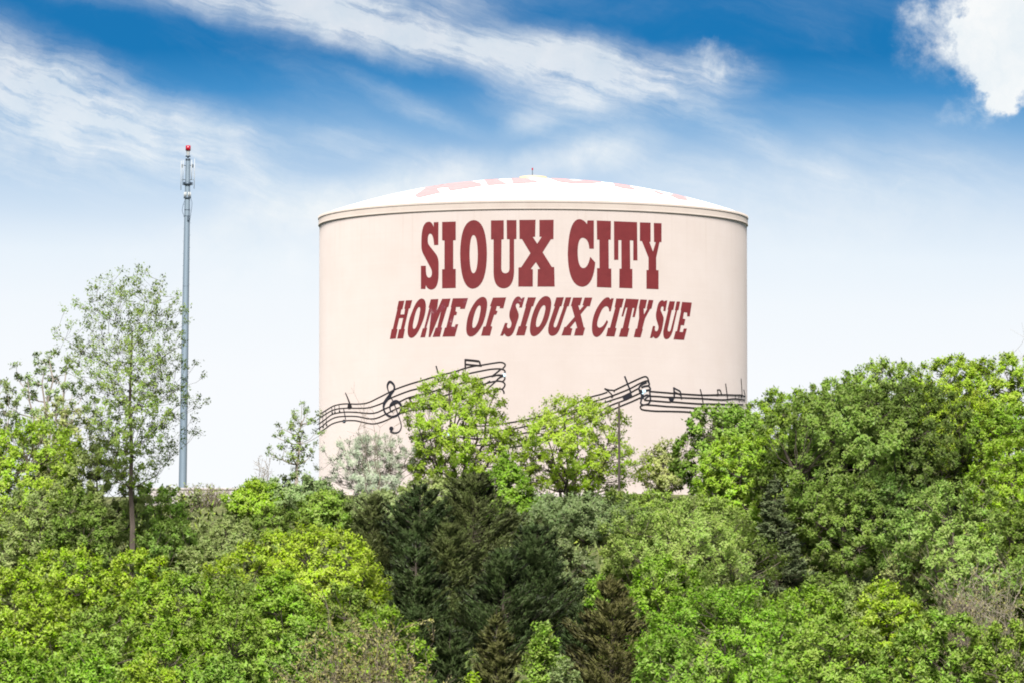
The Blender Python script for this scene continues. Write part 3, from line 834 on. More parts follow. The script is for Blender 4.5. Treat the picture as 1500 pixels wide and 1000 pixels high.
# ------------------------------------------------------------------ communications mast
def build_mast():
    MD = 396.0
    foot = at(267.5, 716, MD)
    gz = float(ground_z(foot[0], foot[1]))
    m = thing('communications_mast', (foot[0], foot[1], gz), 'tall slender grey mast with panel antennas and a red beacon on top', 'mast')
    k = MD / FPX
    top = at(275.4, 234, MD)
    base = foot
    def p(py, dx=0.0, dy=0.0):
        """Point beside the leaning axis at photograph height py; dx in pixels, dy in metres towards the camera."""
        t = (716 - py) / (716 - 234)
        a = base + (top - base) * t
        return (a[0] - foot[0] + dx * k, a[1] - foot[1] - dy, a[2] - gz)
    b = list(p(716))
    path = [(b[0], b[1], -0.5), p(716), p(600), p(480), p(380), p(330), p(290), p(234)]
    rad = [5.9, 5.9, 5.4, 5.0, 4.5, 4.2, 3.9, 3.3]
    link('pole', tube_mesh('mast_pole', [path], [np.array(rad) * k], 16), m, M['galv'])
    def ring(name, py0, py1, r, mat, parent=m, taper=1.0):
        a, c = p(py0), p(py1)
        q = tube_mesh(name, [[a, a, c, c]], [[0.001, r * k, r * k * taper, 0.001]], 16, False)
        return link(name, q, parent, M[mat])
    ring('cap', 235.5, 232.5, 3.6, 'dsteel')
    ring('lamp_stem', 232.5, 230, 1.2, 'white')
    ring('lamp_plate', 230.2, 228.2, 3.6, 'dsteel')
    bc = ring('beacon', 221, 213.6, 3.9, 'lens', taper=0.93)
    link('beacon_base', tube_mesh('beacon_base', [[p(228.2), p(221)]], [[1.8 * k, 2.9 * k]], 14), bc, M['white'])
    plat = ring('antenna_platform', 272, 267, 5.2, 'dsteel')
    link('mount_arm', box_mesh('mount_arm', [(*p(269.5), 15.0 * k, 0.16, 4.2 * k)], 0.01), plat, M['dsteel'])
    for dx, y0, y1, dy in ((-9.6, 236, 279, 0.1), (-6.4, 236, 268, 0.5), (6.2, 236, 265, 0.5), (9.8, 233, 277, 0.1)):
        a, c = p(y1, dx, dy), p(y0, dx, dy)
        an = link('panel_antenna', tube_mesh('panel_antenna', [[a, a, c, c]], [[0.001, 0.5 * k, 0.5 * k, 0.001]], 8, False), m, M['white'])
        for yy in (243, 264):
            link('bracket', tube_mesh('bracket', [[p(yy, dx, dy), p(yy, 2.4 * (1 if dx > 0 else -1), 0)]], [[0.45 * k, 0.45 * k]], 6), an, M['galv'])
    for dx in (-7.6, 7.4):
        link('radio_unit', box_mesh('radio_unit', [(*p(244, dx, 0.3), 2.4 * k, 0.14, 5.0 * k)], 0.01), m, M['dsteel'])
    ring('antenna_collar', 291, 289.2, 5.6, 'dsteel')
    for i in range(6):
        an = i / 6 * 2 * math.pi
        dx, dy = 4.2 * math.cos(an), 4.2 * k * math.sin(an)
        a, c = p(289.2, dx, dy), p(282, dx, dy)
        link('collar_antenna', tube_mesh('collar_antenna', [[a, a, c, c]], [[0.001, 1.1 * k, 1.1 * k, 0.001]], 8, False), m, M['white'])
    for side, ys in ((-1, (300, 309, 318)), (1, (292, 301, 326))):
        link('cable', tube_mesh('cable', [catmull([p(ys[0] - 6, 3.6 * side), p(ys[0], 5.6 * side, .1), p(ys[1], 7.0 * side, .1), p(ys[2], 4.0 * side, .1)])], [np.full(19, 0.35 * k)], 5), m, M['dsteel'])
    link('junction_box', box_mesh('junction_box', [(*p(321, 1.8, 0.22), 2.6 * k, 0.12, 6.0 * k)], 0.01), m, M['dsteel'])
    for yy in (308, 317, 355, 420, 500, 580, 650):
        ring('band', yy + 0.6, yy - 0.6, 4.7 if yy > 400 else 4.2, 'dsteel')
    steps = []
    for j, yy in enumerate(np.arange(300, 705, 9.0)):
        s = 1 if j % 2 else -1
        steps.append((*p(yy, s * 4.6), 2.6 * k, 0.03, 0.5 * k))
    link('climbing_steps', box_mesh('climbing_steps', steps), m, M['galv'])['kind'] = 'stuff'
build_mast()

# ------------------------------------------------------------------ pole in front of the tank
def build_pole():
    D = 364.0
    f = at(907, 735, D)
    gz = float(ground_z(f[0], f[1]))
    t = at(907, 589, D)
    h = t[2] - gz
    m = thing('slim_pole', (f[0], f[1], gz), 'slim dark brown pole standing in front of the tank beside the round trees', 'pole')
    link('shaft', tube_mesh('shaft', [[(0, 0, -0.5), (0, 0, h * 0.5), (0, 0, h)]], [[0.09, 0.08, 0.065]], 10), m, M['polewood'])
    link('bracket', box_mesh('pole_bracket', [(-0.09, 0, h * 0.885, 0.14, 0.07, 0.06)], 0.008), m, M['polewood'])
    link('cap', lathe_mesh('pole_cap', [(0, h + 0.04), (0.05, h + 0.02), (0.06, h - 0.02), (0.05, h - 0.04)], 10), m, M['polewood'])
build_pole()

# ------------------------------------------------------------------ low wall on the hilltop
def build_low_wall():
    D = 374.0
    a, b = at(262, 714, D), at(352, 716, D)
    gz = float(ground_z((a[0] + b[0]) / 2, D))
    top = a[2] - gz
    w = thing('retaining_wall', ((a[0] + b[0]) / 2, D, gz), 'low grey concrete wall on the hilltop beside the foot of the mast', 'wall')
    ln = b[0] - a[0] + 5
    n = 5
    for i in range(n):
        x = -ln / 2 + ln * (i + 0.5) / n
        link('wall_panel', box_mesh('wall_panel', [(x, 0, (top - 0.6) / 2, ln / n - 0.03, 0.3, top + 0.4)], 0.015), w, M['concrete'])
    link('coping', box_mesh('coping', [(0, 0, top - 0.06, ln + 0.2, 0.42, 0.12)], 0.01), w, M['concrete'])
build_low_wall()

# ------------------------------------------------------------------ vegetation builders
UP = np.array((0.0, 0.0, 1.0))
def unit(v):
    return v / (np.linalg.norm(v, axis=-1, keepdims=True) + 1e-9)
def leaves_mesh(name, P, A, Nv, Ln, Wd, shade=None):
    """One small leaf (or tuft of leaves) per row; the shading normal follows the tuft."""
    A = unit(A)
    B = unit(np.cross(Nv, A))
    n = len(P)
    sk = np.sin(np.arange(n) * 12.9898) * 0.35
    V = np.empty((n, 3, 3), dtype=np.float32)
    V[:, 0] = P - B * (Wd * (0.5 + sk * 0.5))[:, None]
    V[:, 1] = P + B * (Wd * (0.5 - sk * 0.5))[:, None] + A * (Ln * 0.25 * sk)[:, None]
    V[:, 2] = P + A * Ln[:, None] + B * (Wd * sk * 0.6)[:, None]
    me = np_mesh(name, V.reshape(-1, 3), [np.arange(3 * n).reshape(n, 3)])
    at_ = me.attributes.new('leaf_normal', 'FLOAT_VECTOR', 'POINT')
    S = unit(shade if shade is not None else Nv).astype(np.float32)
    at_.data.foreach_set('vector', np.repeat(S, 3, 0).ravel())
    return me
def bend(rng, a, b, lift=0.25, m=6, wob=0.06):
    """A branch from a to b that leaves low and turns upwards."""
    a, b = np.asarray(a, float), np.asarray(b, float)
    t = np.linspace(0, 1, m)[:, None]
    d = np.linalg.norm(b - a)
    c = (a + b) / 2 + np.array((0, 0, -lift * d * 0.5)) + (b - a) * np.array((1, 1, 0)) * 0.12
    q = (1 - t) ** 2 * a + 2 * t * (1 - t) * c + t * t * b
    q[1:-1] += rng.normal(0, wob * d * 0.35, (m - 2, 3))
    return q
def crown_env(t, kind):
    if kind == 'dome':   a, b = 0.38, 0.44
    elif kind == 'oval': a, b = 0.60, 0.62
    elif kind == 'tall': a, b = 0.55, 0.95
    elif kind == 'umb':  a, b = 0.24, 0.42
    elif kind == 'fan':  a, b = 0.95, 0.42
    elif kind == 'bush': a, b = 0.25, 0.55
    else:                a, b = 0.46, 0.42
    t = np.clip(t, 1e-3, 1 - 1e-3)
    pk = a / (a + b)
    return (t ** a) * ((1 - t) ** b) / (pk ** a * (1 - pk) ** b)
def broadleaf(root, seed, H, W, mat, barkm, cb=0.2, shape='round', clumps=None, shoots=10, per=8, leaf_len=0.20, leaf_w=0.16,
              fork=0.18, stems=1, lean=0.0, trunk_r=None, hollow=0.68, up=0.7, lob=0.27, spread=1.0, rc_k=1.0, limbs=9, twig_r=0.016, bvis=1.0):
    rng = np.random.default_rng(seed)
    if clumps is None:
        clumps = int(np.clip(34 + 2.6 * W * H * (1 - cb), 44, 250))
    else:
        clumps = int(clumps * 1.5)
    # crown outline with a few irregular lobes
    ph = rng.uniform(0, 6.28, 6)
    cand = clumps * 6
    t = rng.uniform(0.0, 1.0, cand * 2)
    e = crown_env(t, shape)
    t = t[rng.uniform(0, 1, len(t)) < np.clip(e, 0.3, 1)][:cand]
    cand = len(t)
    az = rng.uniform(0, 2 * np.pi, cand)
    lobes = 1 + lob * (0.5 * np.sin(2 * az + ph[0] + 4 * t) + 0.5 * np.sin(3 * az + ph[1] - 5 * t) + 0.35 * np.sin(9 * t + ph[2] + az) + 0.38 * np.sin(5 * az + ph[3] + 7 * t) + 0.25 * np.sin(7 * az + ph[4] - 9 * t))
    inner = rng.uniform(0, 1, cand) < (1 - hollow) * 0.9
    rf = np.where(inner, rng.uniform(0.15, 0.85, cand), rng.uniform(0.84, 1.04, cand))
    rc = np.clip(W * 0.066, 0.34, 0.62) * rc_k * rng.uniform(0.65, 1.3, cand)
    rad = np.maximum(W / 2 - rc * 0.9, 0.2) * crown_env(t, shape) * lobes * rf
    Q = np.stack((rad * np.cos(az), rad * np.sin(az) * spread, t * H * (1 - cb)), 1)
    pick = [int(rng.integers(0, cand))]          # spread the clumps evenly over the crown, thinner at the back
    dmin = np.linalg.norm(Q - Q[pick[0]], axis=1)
    wgt = np.where(Q[:, 1] > 0.25 * W, 0.6, 1.0) * rng.uniform(0.8, 1.2, cand)
    for _ in range(min(clumps, cand) - 1):
        j = int(np.argmax(dmin * wgt))
        pick.append(j)
        dmin = np.minimum(dmin, np.linalg.norm(Q - Q[j], axis=1))
    t, az, rad, rc = t[pick], az[pick], rad[pick], rc[pick]
    n = len(t)
    zlo, zhi = cb * H + rc.mean() * 0.4, H - rc.mean() * 0.95
    Z = zlo + t * (zhi - zlo)
    shoots, per = int(round(shoots * 1.6)), int(round(per * 1.6))
    C = np.stack((rad * np.cos(az), rad * np.sin(az) * spread, Z), 1)
    C[:, 0] += lean * (Z / H) * H
    # leafy shoots round each clump
    ax0 = np.array((lean * H * 0.5, 0, cb * H + 0.35 * (H - cb * H)))
    out = unit(C - ax0)
    k = shoots
    Ci = np.repeat(C, k, 0)
    oi = np.repeat(out, k, 0)
    ri = np.repeat(rc, k)
    D = unit(oi * 0.55 + UP * up * 0.6 + rng.normal(0, 0.75, (n * k, 3)))
    Sx = Ci + unit(rng.normal(0, 1, (n * k, 3))) * (ri * rng.uniform(0, 0.55, n * k))[:, None] * np.array((1, 1, 0.7))
    Ls = ri * rng.uniform(0.45, 1.15, n * k)
    m = per
    s = rng.uniform(0.1, 1.0, (n * k, m))
    P = Sx[:, None, :] + D[:, None, :] * (Ls[:, None] * s)[:, :, None] + rng.normal(0, 0.085, (n * k, m, 3))
    A = unit(D[:, None, :] * 0.6 + rng.normal(0, 0.8, (n * k, m, 3)) + np.array((0, 0, -0.12)))
    leaf_len, leaf_w = leaf_len * 0.80, leaf_w * 0.80
    Ck = (P - Ci[:, None, :] + UP * (ri * 0.3)[:, None, None]) / ri[:, None, None]
    Nv = unit(Ck * 0.55 + np.repeat(oi[:, None, :], m, 1) * 1.2 + UP * 0.55 + rng.normal(0, 0.08, (n * k, m, 3)))
    P = P.reshape(-1, 3); A = A.reshape(-1, 3); Nv = Nv.reshape(-1, 3)
    sz = rng.uniform(0.6, 1.3, len(P))
    link('crown', leaves_mesh('crown', P, A, Nv, leaf_len * sz, leaf_w * sz), root, M[mat])
    # trunk, limbs, branches
    polys, radii = [], []
    tr = trunk_r or 0.018 * H + 0.03
    nodes = []
    for sidx in range(stems):
        if stems == 1:
            tip = np.array((lean * H, 0, zlo + 0.72 * (zhi - zlo)))
            q = np.linspace(0, 1, 8)[:, None] * tip
            q[1:-1, :2] += rng.normal(0, 0.012 * H, (6, 2))
            q[0, 2] = -0.4
            r = np.linspace(tr, tr * 0.25, 8)
        else:
            j = rng.integers(0, n)
            order = np.argsort(-C[:, 2])
            j = order[int(rng.integers(0, max(1, n // 2)))]
            q = bend(rng, (rng.normal(0, 0.15), rng.normal(0, 0.15), -0.3), C[j], -0.10, 8, 0.05)
            r = np.linspace(tr * 0.75, tr * 0.12, 8)
        polys.append(q); radii.append(r)
        for p_, r_ in zip(q, r):
            if p_[2] > fork * H: nodes.append((p_, r_))
    NP = np.array([x[0] for x in nodes]); NR = np.array([x[1] for x in nodes])
    def attach(c, rmin):
        d = np.linalg.norm(NP - c, axis=1)
        cost = d + 1.6 * np.maximum(0, NP[:, 2] - c[2] + 0.35 * np.hypot(*(c[:2] - NP[:, :2]).T)) - 0.0
        return int(np.argmin(cost))
    big = rng.permutation(n)[:limbs]
    for lvl, ids in ((0, big), (1, np.setdiff1d(np.arange(n), big))):
        newP, newR = [], []
        for i in ids:
            a = attach(C[i], 0)
            m_ = 6 if lvl == 0 else 5
            q = bend(rng, NP[a], C[i], 0.25 if lvl == 0 else 0.15, m_, 0.07)
            r0 = min(NR[a] * 0.75, tr * (0.5 if lvl == 0 else 0.2)) * bvis
            r = np.linspace(r0, max(twig_r, r0 * 0.25), m_)
            polys.append(q); radii.append(r)
            for p_, r_ in zip(q[1:], r[1:]):
                newP.append(p_); newR.append(r_)
        if newP:
            NP = np.vstack((NP, newP)); NR = np.concatenate((NR, newR))
    # twig at every third shoot
    for j in range(0, n * k, 8):
        polys.append(np.stack((Ci[j], Sx[j] + D[j] * Ls[j] * 0.85)))
        radii.append(np.array((twig_r, twig_r * 0.5)))
    thick = [i for i, r in enumerate(radii) if r[0] > 0.05]
    thin = [i for i, r in enumerate(radii) if r[0] <= 0.05]
    v, f = tubes([polys[i] for i in thick], [radii[i] for i in thick], 6)
    v2, f2 = tubes([polys[i] for i in thin], [radii[i] for i in thin], 3) if thin else (v[:0], f[:0])
    link('trunk', np_mesh('trunk', np.vstack((v, v2)), [np.vstack((f, f2 + len(v)))], True), root, M[barkm])
def cedar(root, seed, H, W, mat, boughs=150, per=80, rise=0.9, pw=0.75, leaf_len=0.25, leaf_w=0.055, droop=0.0, ragged=0.3, cb=0.03):
    rng = np.random.default_rng(seed)
    t = np.sort(rng.uniform(cb, 0.985, boughs)) ** 0.92
    az = rng.uniform(0, 2 * np.pi, boughs)
    ph = rng.uniform(0, 6.28, 3)
    L_ = (W / 2) * (1 - t) ** pw * np.clip(t * 9 + 0.55, 0, 1) * rng.uniform(1 - ragged, 1 + ragged * 0.5, boughs)
    L_ *= 1 + 0.18 * np.sin(2 * az + ph[0] + 7 * t) + 0.12 * np.sin(3 * az + ph[1] - 11 * t)
    L_ = np.maximum(L_, 0.25)
    polys, radii = [], []
    tip = np.array((rng.normal(0, 0.01) * H, 0, H * 0.985))
    q = np.linspace(0, 1, 8)[:, None] * tip
    q[0, 2] = -0.4
    polys.append(q); radii.append(np.linspace(0.02 * H + 0.04, 0.015, 8))
    Pn, An, Nn = [], [], []
    for i in range(boughs):
        o = np.array((math.cos(az[i]), math.sin(az[i]), 0))
        base = np.array((tip[0] * t[i], 0, t[i] * H * 0.96))
        s = np.linspace(0, 1, 6)[:, None]
        q = base + o * L_[i] * s + UP * (L_[i] * (rise * s ** 1.7 * 0.6 - droop * s * (1.25 - s)))
        polys.append(q); radii.append(np.linspace(0.035 * (1 - t[i]) + 0.014, 0.008, 6))
        m = max(20, int(2.2 * per * L_[i] / (W / 2) + 22))
        u = rng.uniform(0.18, 1.0, m) ** 0.8
        c = base + o * (L_[i] * u)[:, None] + UP * (L_[i] * (rise * u ** 1.7 * 0.6 - droop * u * (1.25 - u)))[:, None]
        side = np.cross(o, UP)
        wd = 0.36 * L_[i] * (1.05 - u) + 0.09
        c = c + side * (rng.normal(0, 0.55, m) * wd)[:, None] + UP * (rng.normal(0, 0.08, m) * wd)[:, None]
        d = unit(o * (0.75) + UP * (rise * 0.75 - droop * 0.35) + side * rng.normal(0, 0.55, m)[:, None] + rng.normal(0, 0.28, (m, 3)))
        dz = rng.normal(0, 0.42, m)
        c = c + UP * (dz * wd)[:, None]
        Pn.append(c); An.append(d)
        Nn.append(unit(UP * (0.45 + 1.3 * dz)[:, None] + o * 0.65 + side * rng.normal(0, 0.3, m)[:, None] + rng.normal(0, 0.12, (m, 3))))
    P, A, Nv = np.concatenate(Pn), np.concatenate(An), np.concatenate(Nn)
    # leader sprays
    m = 40
    P = np.vstack((P, tip * np.array((1, 1, 0)) + np.stack((rng.normal(0, 0.06, m), rng.normal(0, 0.06, m), H * rng.uniform(0.88, 0.99, m)), 1)))
    A = np.vstack((A, unit(UP + rng.normal(0, 0.35, (m, 3)))))
    Nv = np.vstack((Nv, unit(rng.normal(0, 1, (m, 3)))))
    sz = rng.uniform(0.6, 1.35, len(P))
    link('crown', leaves_mesh('crown', P, A, Nv, leaf_len * sz, leaf_w * sz), root, M[mat])
    v, f = tubes(polys, radii, 4)
    link('trunk', np_mesh('trunk', v, [f], True), root, M['bark_dark'])
def bare(root, seed, H, W, barkm, stems=26, buds=None, nb=1200, r0=0.03, twigs=7, spread=1.0, leaf_len=0.12, leaf_w=0.08):
    rng = np.random.default_rng(seed)
    polys, radii, tips = [], [], []
    for i in range(stems):
        az = rng.uniform(0, 6.28)
        rr = W / 2 * rng.uniform(0.1, 1.0) ** 0.7
        top = np.array((rr * math.cos(az), rr * math.sin(az) * spread, H * rng.uniform(0.6, 1.0) * (1 - 0.25 * rr / (W / 2 + 1e-6))))
        b = np.array((top[0] * 0.35 + rng.normal(0, .1), top[1] * 0.35, -0.3))
        q = bend(rng, b, top, -0.1, 8, 0.06)
        polys.append(q); radii.append(np.linspace(r0 * rng.uniform(0.6, 1.2), 0.009, 8))
        for j in range(twigs):
            k = int(rng.integers(2, 8))
            ln = H * rng.uniform(0.08, 0.26)
            d = unit(np.array((rng.normal(0, 0.7), rng.normal(0, 0.7), rng.uniform(0.4, 1.2))))
            q2 = q[k] + d * ln * np.linspace(0, 1, 4)[:, None]
            q2[1:] += rng.normal(0, ln * 0.05, (3, 3))
            polys.append(q2); radii.append(np.linspace(0.014, 0.006, 4))
            tips.append(q2)
            for _ in range(2):
                d3 = unit(d + rng.normal(0, 0.6, 3))
                q3 = q2[2] + d3 * ln * 0.5 * np.linspace(0, 1, 3)[:, None]
                polys.append(q3); radii.append(np.linspace(0.009, 0.005, 3)); tips.append(q3)
    v, f = tubes(polys, radii, 3)
    link('branches', np_mesh('branches', v, [f], True), root, M[barkm])
    if buds:
        T = [tips[i] for i in rng.integers(0, len(tips), nb)]
        u = rng.uniform(0, 1, nb)
        P = np.array([q[0] * (1 - a) + q[-1] * a for q, a in zip(T, u)]) + rng.normal(0, 0.05, (nb, 3))
        sz = rng.uniform(0.6, 1.4, nb)
        link('crown', leaves_mesh('crown', P, unit(rng.normal(0, 1, (nb, 3)) + UP * 0.5), unit(UP * 0.7 + rng.normal(0, 0.7, (nb, 3))), leaf_len * sz, leaf_w * sz), root, M[buds])

SEED = [100]
def plant(name, x, top, w, d, label, cat, group, fn, *a, drop=0.0, **kw):
    """A plant whose top is seen at (x, top) and which is w pixels wide, standing on the hillside d metres away."""
    SEED[0] += 7
    tp = at(x, top, d)
    gz = float(ground_z(tp[0], tp[1])) - drop
    root = thing(name, (tp[0], tp[1], gz), label, cat, group)
    fn(root, SEED[0], tp[2] - gz, w * d / FPX * 1.05, *a, **kw)
    return root
G_B, G_C, G_S, G_X = 'spring broadleaf trees on the hillside', 'dark evergreens below the tank', 'leafy shrubs on the slope', 'bare and budding shrubs'
def tree(x, top, w, d, mat, label, barkm='bark_mid', name='broadleaf_tree', cat='tree', group=G_B, **kw):
    return plant(name, x, top, w, d, label, cat, group, broadleaf, mat, barkm, **kw)
def shrub(x, top, w, d, mat, label, barkm='bark_mid', **kw):
    kw.setdefault('cb', 0.04); kw.setdefault('shape', 'bush'); kw.setdefault('stems', 4); kw.setdefault('fork', 0.08)
    return plant('leafy_shrub', x, top, w, d, label, 'shrub', G_S, broadleaf, mat, barkm, **kw)
def evergreen(x, top, w, d, mat, label, **kw):
    return plant('cedar_tree', x, top, w, d, label, 'evergreen', G_C, cedar, mat, **kw)
def bareshrub(x, top, w, d, barkm, label, **kw):
    return plant('bare_shrub', x, top, w, d, label, 'shrub', G_X, bare, barkm, **kw)

# ------------------------------------------------------------------ hilltop, left of the tank
tree(70, 508, 140, 364, 'leaf_grey', 'thin grey green poplar at the far left behind the tall cottonwood', 'bark_pale', 'poplar_tree', cb=0.25, shape='oval', stems=5, clumps=80, shoots=4, per=5, leaf_len=0.24, leaf_w=0.2, hollow=0.2, up=1.4, fork=0.15, rc_k=0.8)
tree(-14, 530, 80, 362, 'leaf_grey', 'thin grey green poplar cut by the left edge of the photo', 'bark_pale', 'poplar_tree', cb=0.25, shape='oval', stems=4, clumps=36, shoots=5, per=5, leaf_len=0.24, leaf_w=0.2, hollow=0.2, up=1.4, fork=0.15)
tree(194, 386, 190, 332, 'leaf_poplar', 'tall sparse cottonwood with visible pale limbs standing before the mast', 'bark_dark', 'cottonwood_tree', cb=0.33, shape='round', clumps=330, shoots=4, per=5, leaf_len=0.17, leaf_w=0.125, hollow=0.15, up=1.1, fork=0.3, trunk_r=0.2, limbs=20, lob=0.3, rc_k=0.9, bvis=0.5, twig_r=0.012)
tree(92, 578, 86, 350, 'leaf_pale', 'small pale yellow sparse tree behind the lime bush at far left', 'bark_pale', cb=0.3, shape='oval', clumps=42, shoots=5, per=5, leaf_len=0.20, leaf_w=0.16, up=1.2)
tree(40, 612, 210, 338, 'leaf_lime', 'rounded lime green tree at the far left below the thin poplars', 'bark_mid', cb=0.1, shape='dome', shoots=10, per=8)
tree(142, 640, 130, 336, 'leaf_dull', 'olive green tree left of the cottonwood trunk', 'bark_mid', cb=0.08, shape='oval', shoots=9, per=7)
tree(226, 706, 100, 342, 'leaf_fresh', 'soft green low tree right of the cottonwood trunk', 'bark_mid', cb=0.05, shape='dome', shoots=9, per=8)
tree(112, 715, 120, 318, 'leaf_mid', 'mid green tree at the foot of the cottonwood', 'bark_dark', cb=0.05, shape='dome', shoots=9, per=8)
tree(60, 705, 170, 320, 'leaf_dull', 'dull green tree with dark gaps at the left edge under the lime tree', 'bark_dark', cb=0.05, shape='dome', shoots=8, per=7)
bareshrub(300, 708, 95, 372, 'twig_brown', 'brown leafless shrub in front of the low concrete wall', stems=60, buds='leaf_dull', nb=900)
bareshrub(262, 712, 60, 366, 'twig_brown', 'greyish twiggy shrub at the foot of the mast', stems=24, buds='leaf_grey', nb=1500, leaf_len=0.18, leaf_w=0.12)
bareshrub(382, 655, 34, 372, 'twig_pale', 'thin leafless sapling left of the slim leafy tree', stems=6, twigs=9)
tree(432, 586, 62, 374, 'leaf_poplar', 'slim sparse tree just left of the tank edge', 'bark_pale', cb=0.2, shape='oval', clumps=34, shoots=3, per=5, leaf_len=0.19, leaf_w=0.14, hollow=0.1, up=1.3, rc_k=0.9, lean=0.07, lob=0.6)
shrub(374, 698, 84, 364, 'leaf_lime', 'bright lime green shrub left of the tank base', shoots=10, per=8)
shrub(432, 690, 140, 366, 'leaf_grey', 'rounded grey green shrub below the slim tree left of the tank', shoots=10, per=8)
shrub(330, 752, 130, 346, 'leaf_dull', 'dull green shrub below the bare brown shrub', shoots=9, per=7)
shrub(250, 760, 120, 330, 'leaf_mid', 'mid green shrub right of the cottonwood foot', shoots=9, per=7)
shrub(405, 738, 110, 348, 'leaf_mid', 'mid green shrub under the bright lime green shrub', shoots=9, per=7)
shrub(475, 712, 80, 360, 'leaf_fresh', 'small fresh green shrub at the left corner of the tank base', shoots=9, per=7)
# ------------------------------------------------------------------ in front of the tank
tree(545, 632, 120, 371, 'leaf_silver', 'silvery grey willow like tree at the lower left of the tank', 'bark_mid', 'silver_tree', cb=0.04, shape='round', stems=5, clumps=100, shoots=6, per=7, leaf_len=0.24, leaf_w=0.06, hollow=0.15, fork=0.1, lob=0.55, up=1.2)
bareshrub(556, 566, 76, 369, 'twig_brown', 'leafless leaning sapling reaching above the silvery tree', stems=5, twigs=6, r0=0.06)
tree(670, 541, 168, 372, 'leaf_lime', 'larger round maple before the tank hiding part of the music staff', 'bark_dark', 'maple_tree', cb=0.15, shape='umb', stems=9, clumps=160, shoots=8, per=6, leaf_len=0.19, leaf_w=0.15, fork=0.05, hollow=0.8, up=0.6, lob=0.24, rc_k=0.95)
tree(838, 572, 178, 370, 'leaf_lime', 'smaller round maple before the tank beside the slim pole', 'bark_dark', 'maple_tree', cb=0.15, shape='umb', stems=9, clumps=140, shoots=7, per=6, leaf_len=0.19, leaf_w=0.15, fork=0.05, hollow=0.75, up=0.6, lob=0.3, rc_k=0.95)
tree(740, 660, 84, 358, 'leaf_bright', 'small vivid green tree between the two round maples', 'bark_mid', cb=0.03, shape='tall', clumps=90, shoots=9, per=8)
tree(972, 634, 74, 372, 'leaf_pale', 'pale sparse young tree right of the slim pole', 'bark_pale', cb=0.15, shape='tall', clumps=62, shoots=5, per=5, leaf_len=0.20, leaf_w=0.17, hollow=0.1, up=1.1)
shrub(640, 694, 110, 362, 'leaf_dull', 'olive shrub under the larger round maple', shoots=9, per=7)
shrub(560, 712, 100, 360, 'leaf_grey', 'grey green shrub below the silvery tree', shoots=9, per=7)
shrub(905, 712, 60, 362, 'leaf_mid', 'small mid green bush at the foot of the slim pole', shoots=9, per=7)
shrub(790, 718, 190, 360, 'leaf_sage', 'grey green shrub below the smaller round maple', shoots=10, per=8)
shrub(872, 716, 170, 356, 'leaf_sage', 'broad muted green shrub right of the dark cedars', shoots=10, per=8)
shrub(956, 716, 110, 358, 'leaf_fresh', 'fresh green shrub at the tank base right of the slim pole', shoots=9, per=7)
shrub(800, 765, 130, 338, 'leaf_sage', 'greyish green shrub beside the dark cedar top', shoots=10, per=8)
# ------------------------------------------------------------------ right of the tank
tree(1062, 588, 140, 366, 'leaf_fresh', 'fresh green tree covering the right end of the music staff', 'bark_dark', cb=0.1, shape='dome', clumps=120, shoots=8, per=8, leaf_len=0.21, leaf_w=0.2)
tree(1086, 632, 130, 356, 'leaf_lime', 'yellow green tree in front of the right corner of the tank', 'bark_dark', cb=0.12, shape='dome', shoots=9, per=8)
tree(1150, 566, 130, 380, 'leaf_bright', 'bright green tree on the ridge just right of the tank', 'bark_mid', cb=0.1, shape='dome', shoots=9, per=8)
tree(1225, 548, 120, 386, 'leaf_fresh', 'light green tree on the ridge right of the tank, second from it', 'bark_mid', cb=0.1, shape='dome', shoots=9, per=8)
tree(1300, 522, 150, 388, 'leaf_fresh', 'fresh green tree on the ridge above the big dark tree', 'bark_mid', cb=0.1, shape='dome', shoots=9, per=8)
tree(1392, 516, 150, 386, 'leaf_lime', 'lime green tree on the highest part of the right ridge', 'bark_mid', cb=0.1, shape='dome', shoots=9, per=8)
tree(1478, 512, 140, 384, 'leaf_lime', 'lime green ridge tree cut by the right edge of the photo', 'bark_mid', cb=0.14, shape='dome', shoots=8, per=8)
bareshrub(1482, 478, 46, 392, 'twig_pale', 'faint leafless treetop above the ridge at the right edge', stems=7, twigs=9)
tree(1245, 560, 250, 350, 'leaf_mid', 'largest dark green tree on the right slope with a rounded top', 'bark_dark', cb=0.16, shape='dome', clumps=210, shoots=9, per=9, leaf_len=0.20, leaf_w=0.19, lob=0.35, trunk_r=0.4)
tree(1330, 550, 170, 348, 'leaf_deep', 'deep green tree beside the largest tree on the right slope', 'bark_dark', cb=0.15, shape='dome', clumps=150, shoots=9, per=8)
tree(1180, 640, 130, 352, 'leaf_mid', 'mid green tree behind the small spruce', 'bark_dark', cb=0.08, shape='dome', shoots=9, per=8)
tree(1400, 566, 130, 354, 'leaf_lime', 'olive yellow tree high on the right slope', 'bark_dark', cb=0.1, shape='dome', shoots=8, per=8)
tree(1470, 585, 140, 352, 'leaf_bright', 'dense bright green tree at the right edge under the ridge', 'bark_dark', cb=0.06, shape='dome', shoots=9, per=8)
tree(1300, 690, 140, 340, 'leaf_deep', 'shaded deep green tree low behind the pale leaved tree', 'bark_dark', cb=0.15, shape='dome', shoots=8, per=8)  # shade below the largest crown is put into this leaf colour
tree(1235, 690, 130, 338, 'leaf_mid', 'shaded mid green tree right of the small spruce', 'bark_dark', cb=0.15, shape='dome', shoots=8, per=8)
plant('spruce_tree', 1136, 692, 120, 336, 'dark blue green spruce with layered boughs on the right slope', 'evergreen', G_C, cedar, 'needle_spruce', boughs=150, per=80, rise=0.25, droop=0.35, pw=0.85, leaf_len=0.20, leaf_w=0.1, ragged=0.15)
tree(1482, 640, 130, 330, 'leaf_lime', 'yellow green tree at the right edge halfway up the slope', 'bark_mid', cb=0.1, shape='dome', shoots=9, per=8)
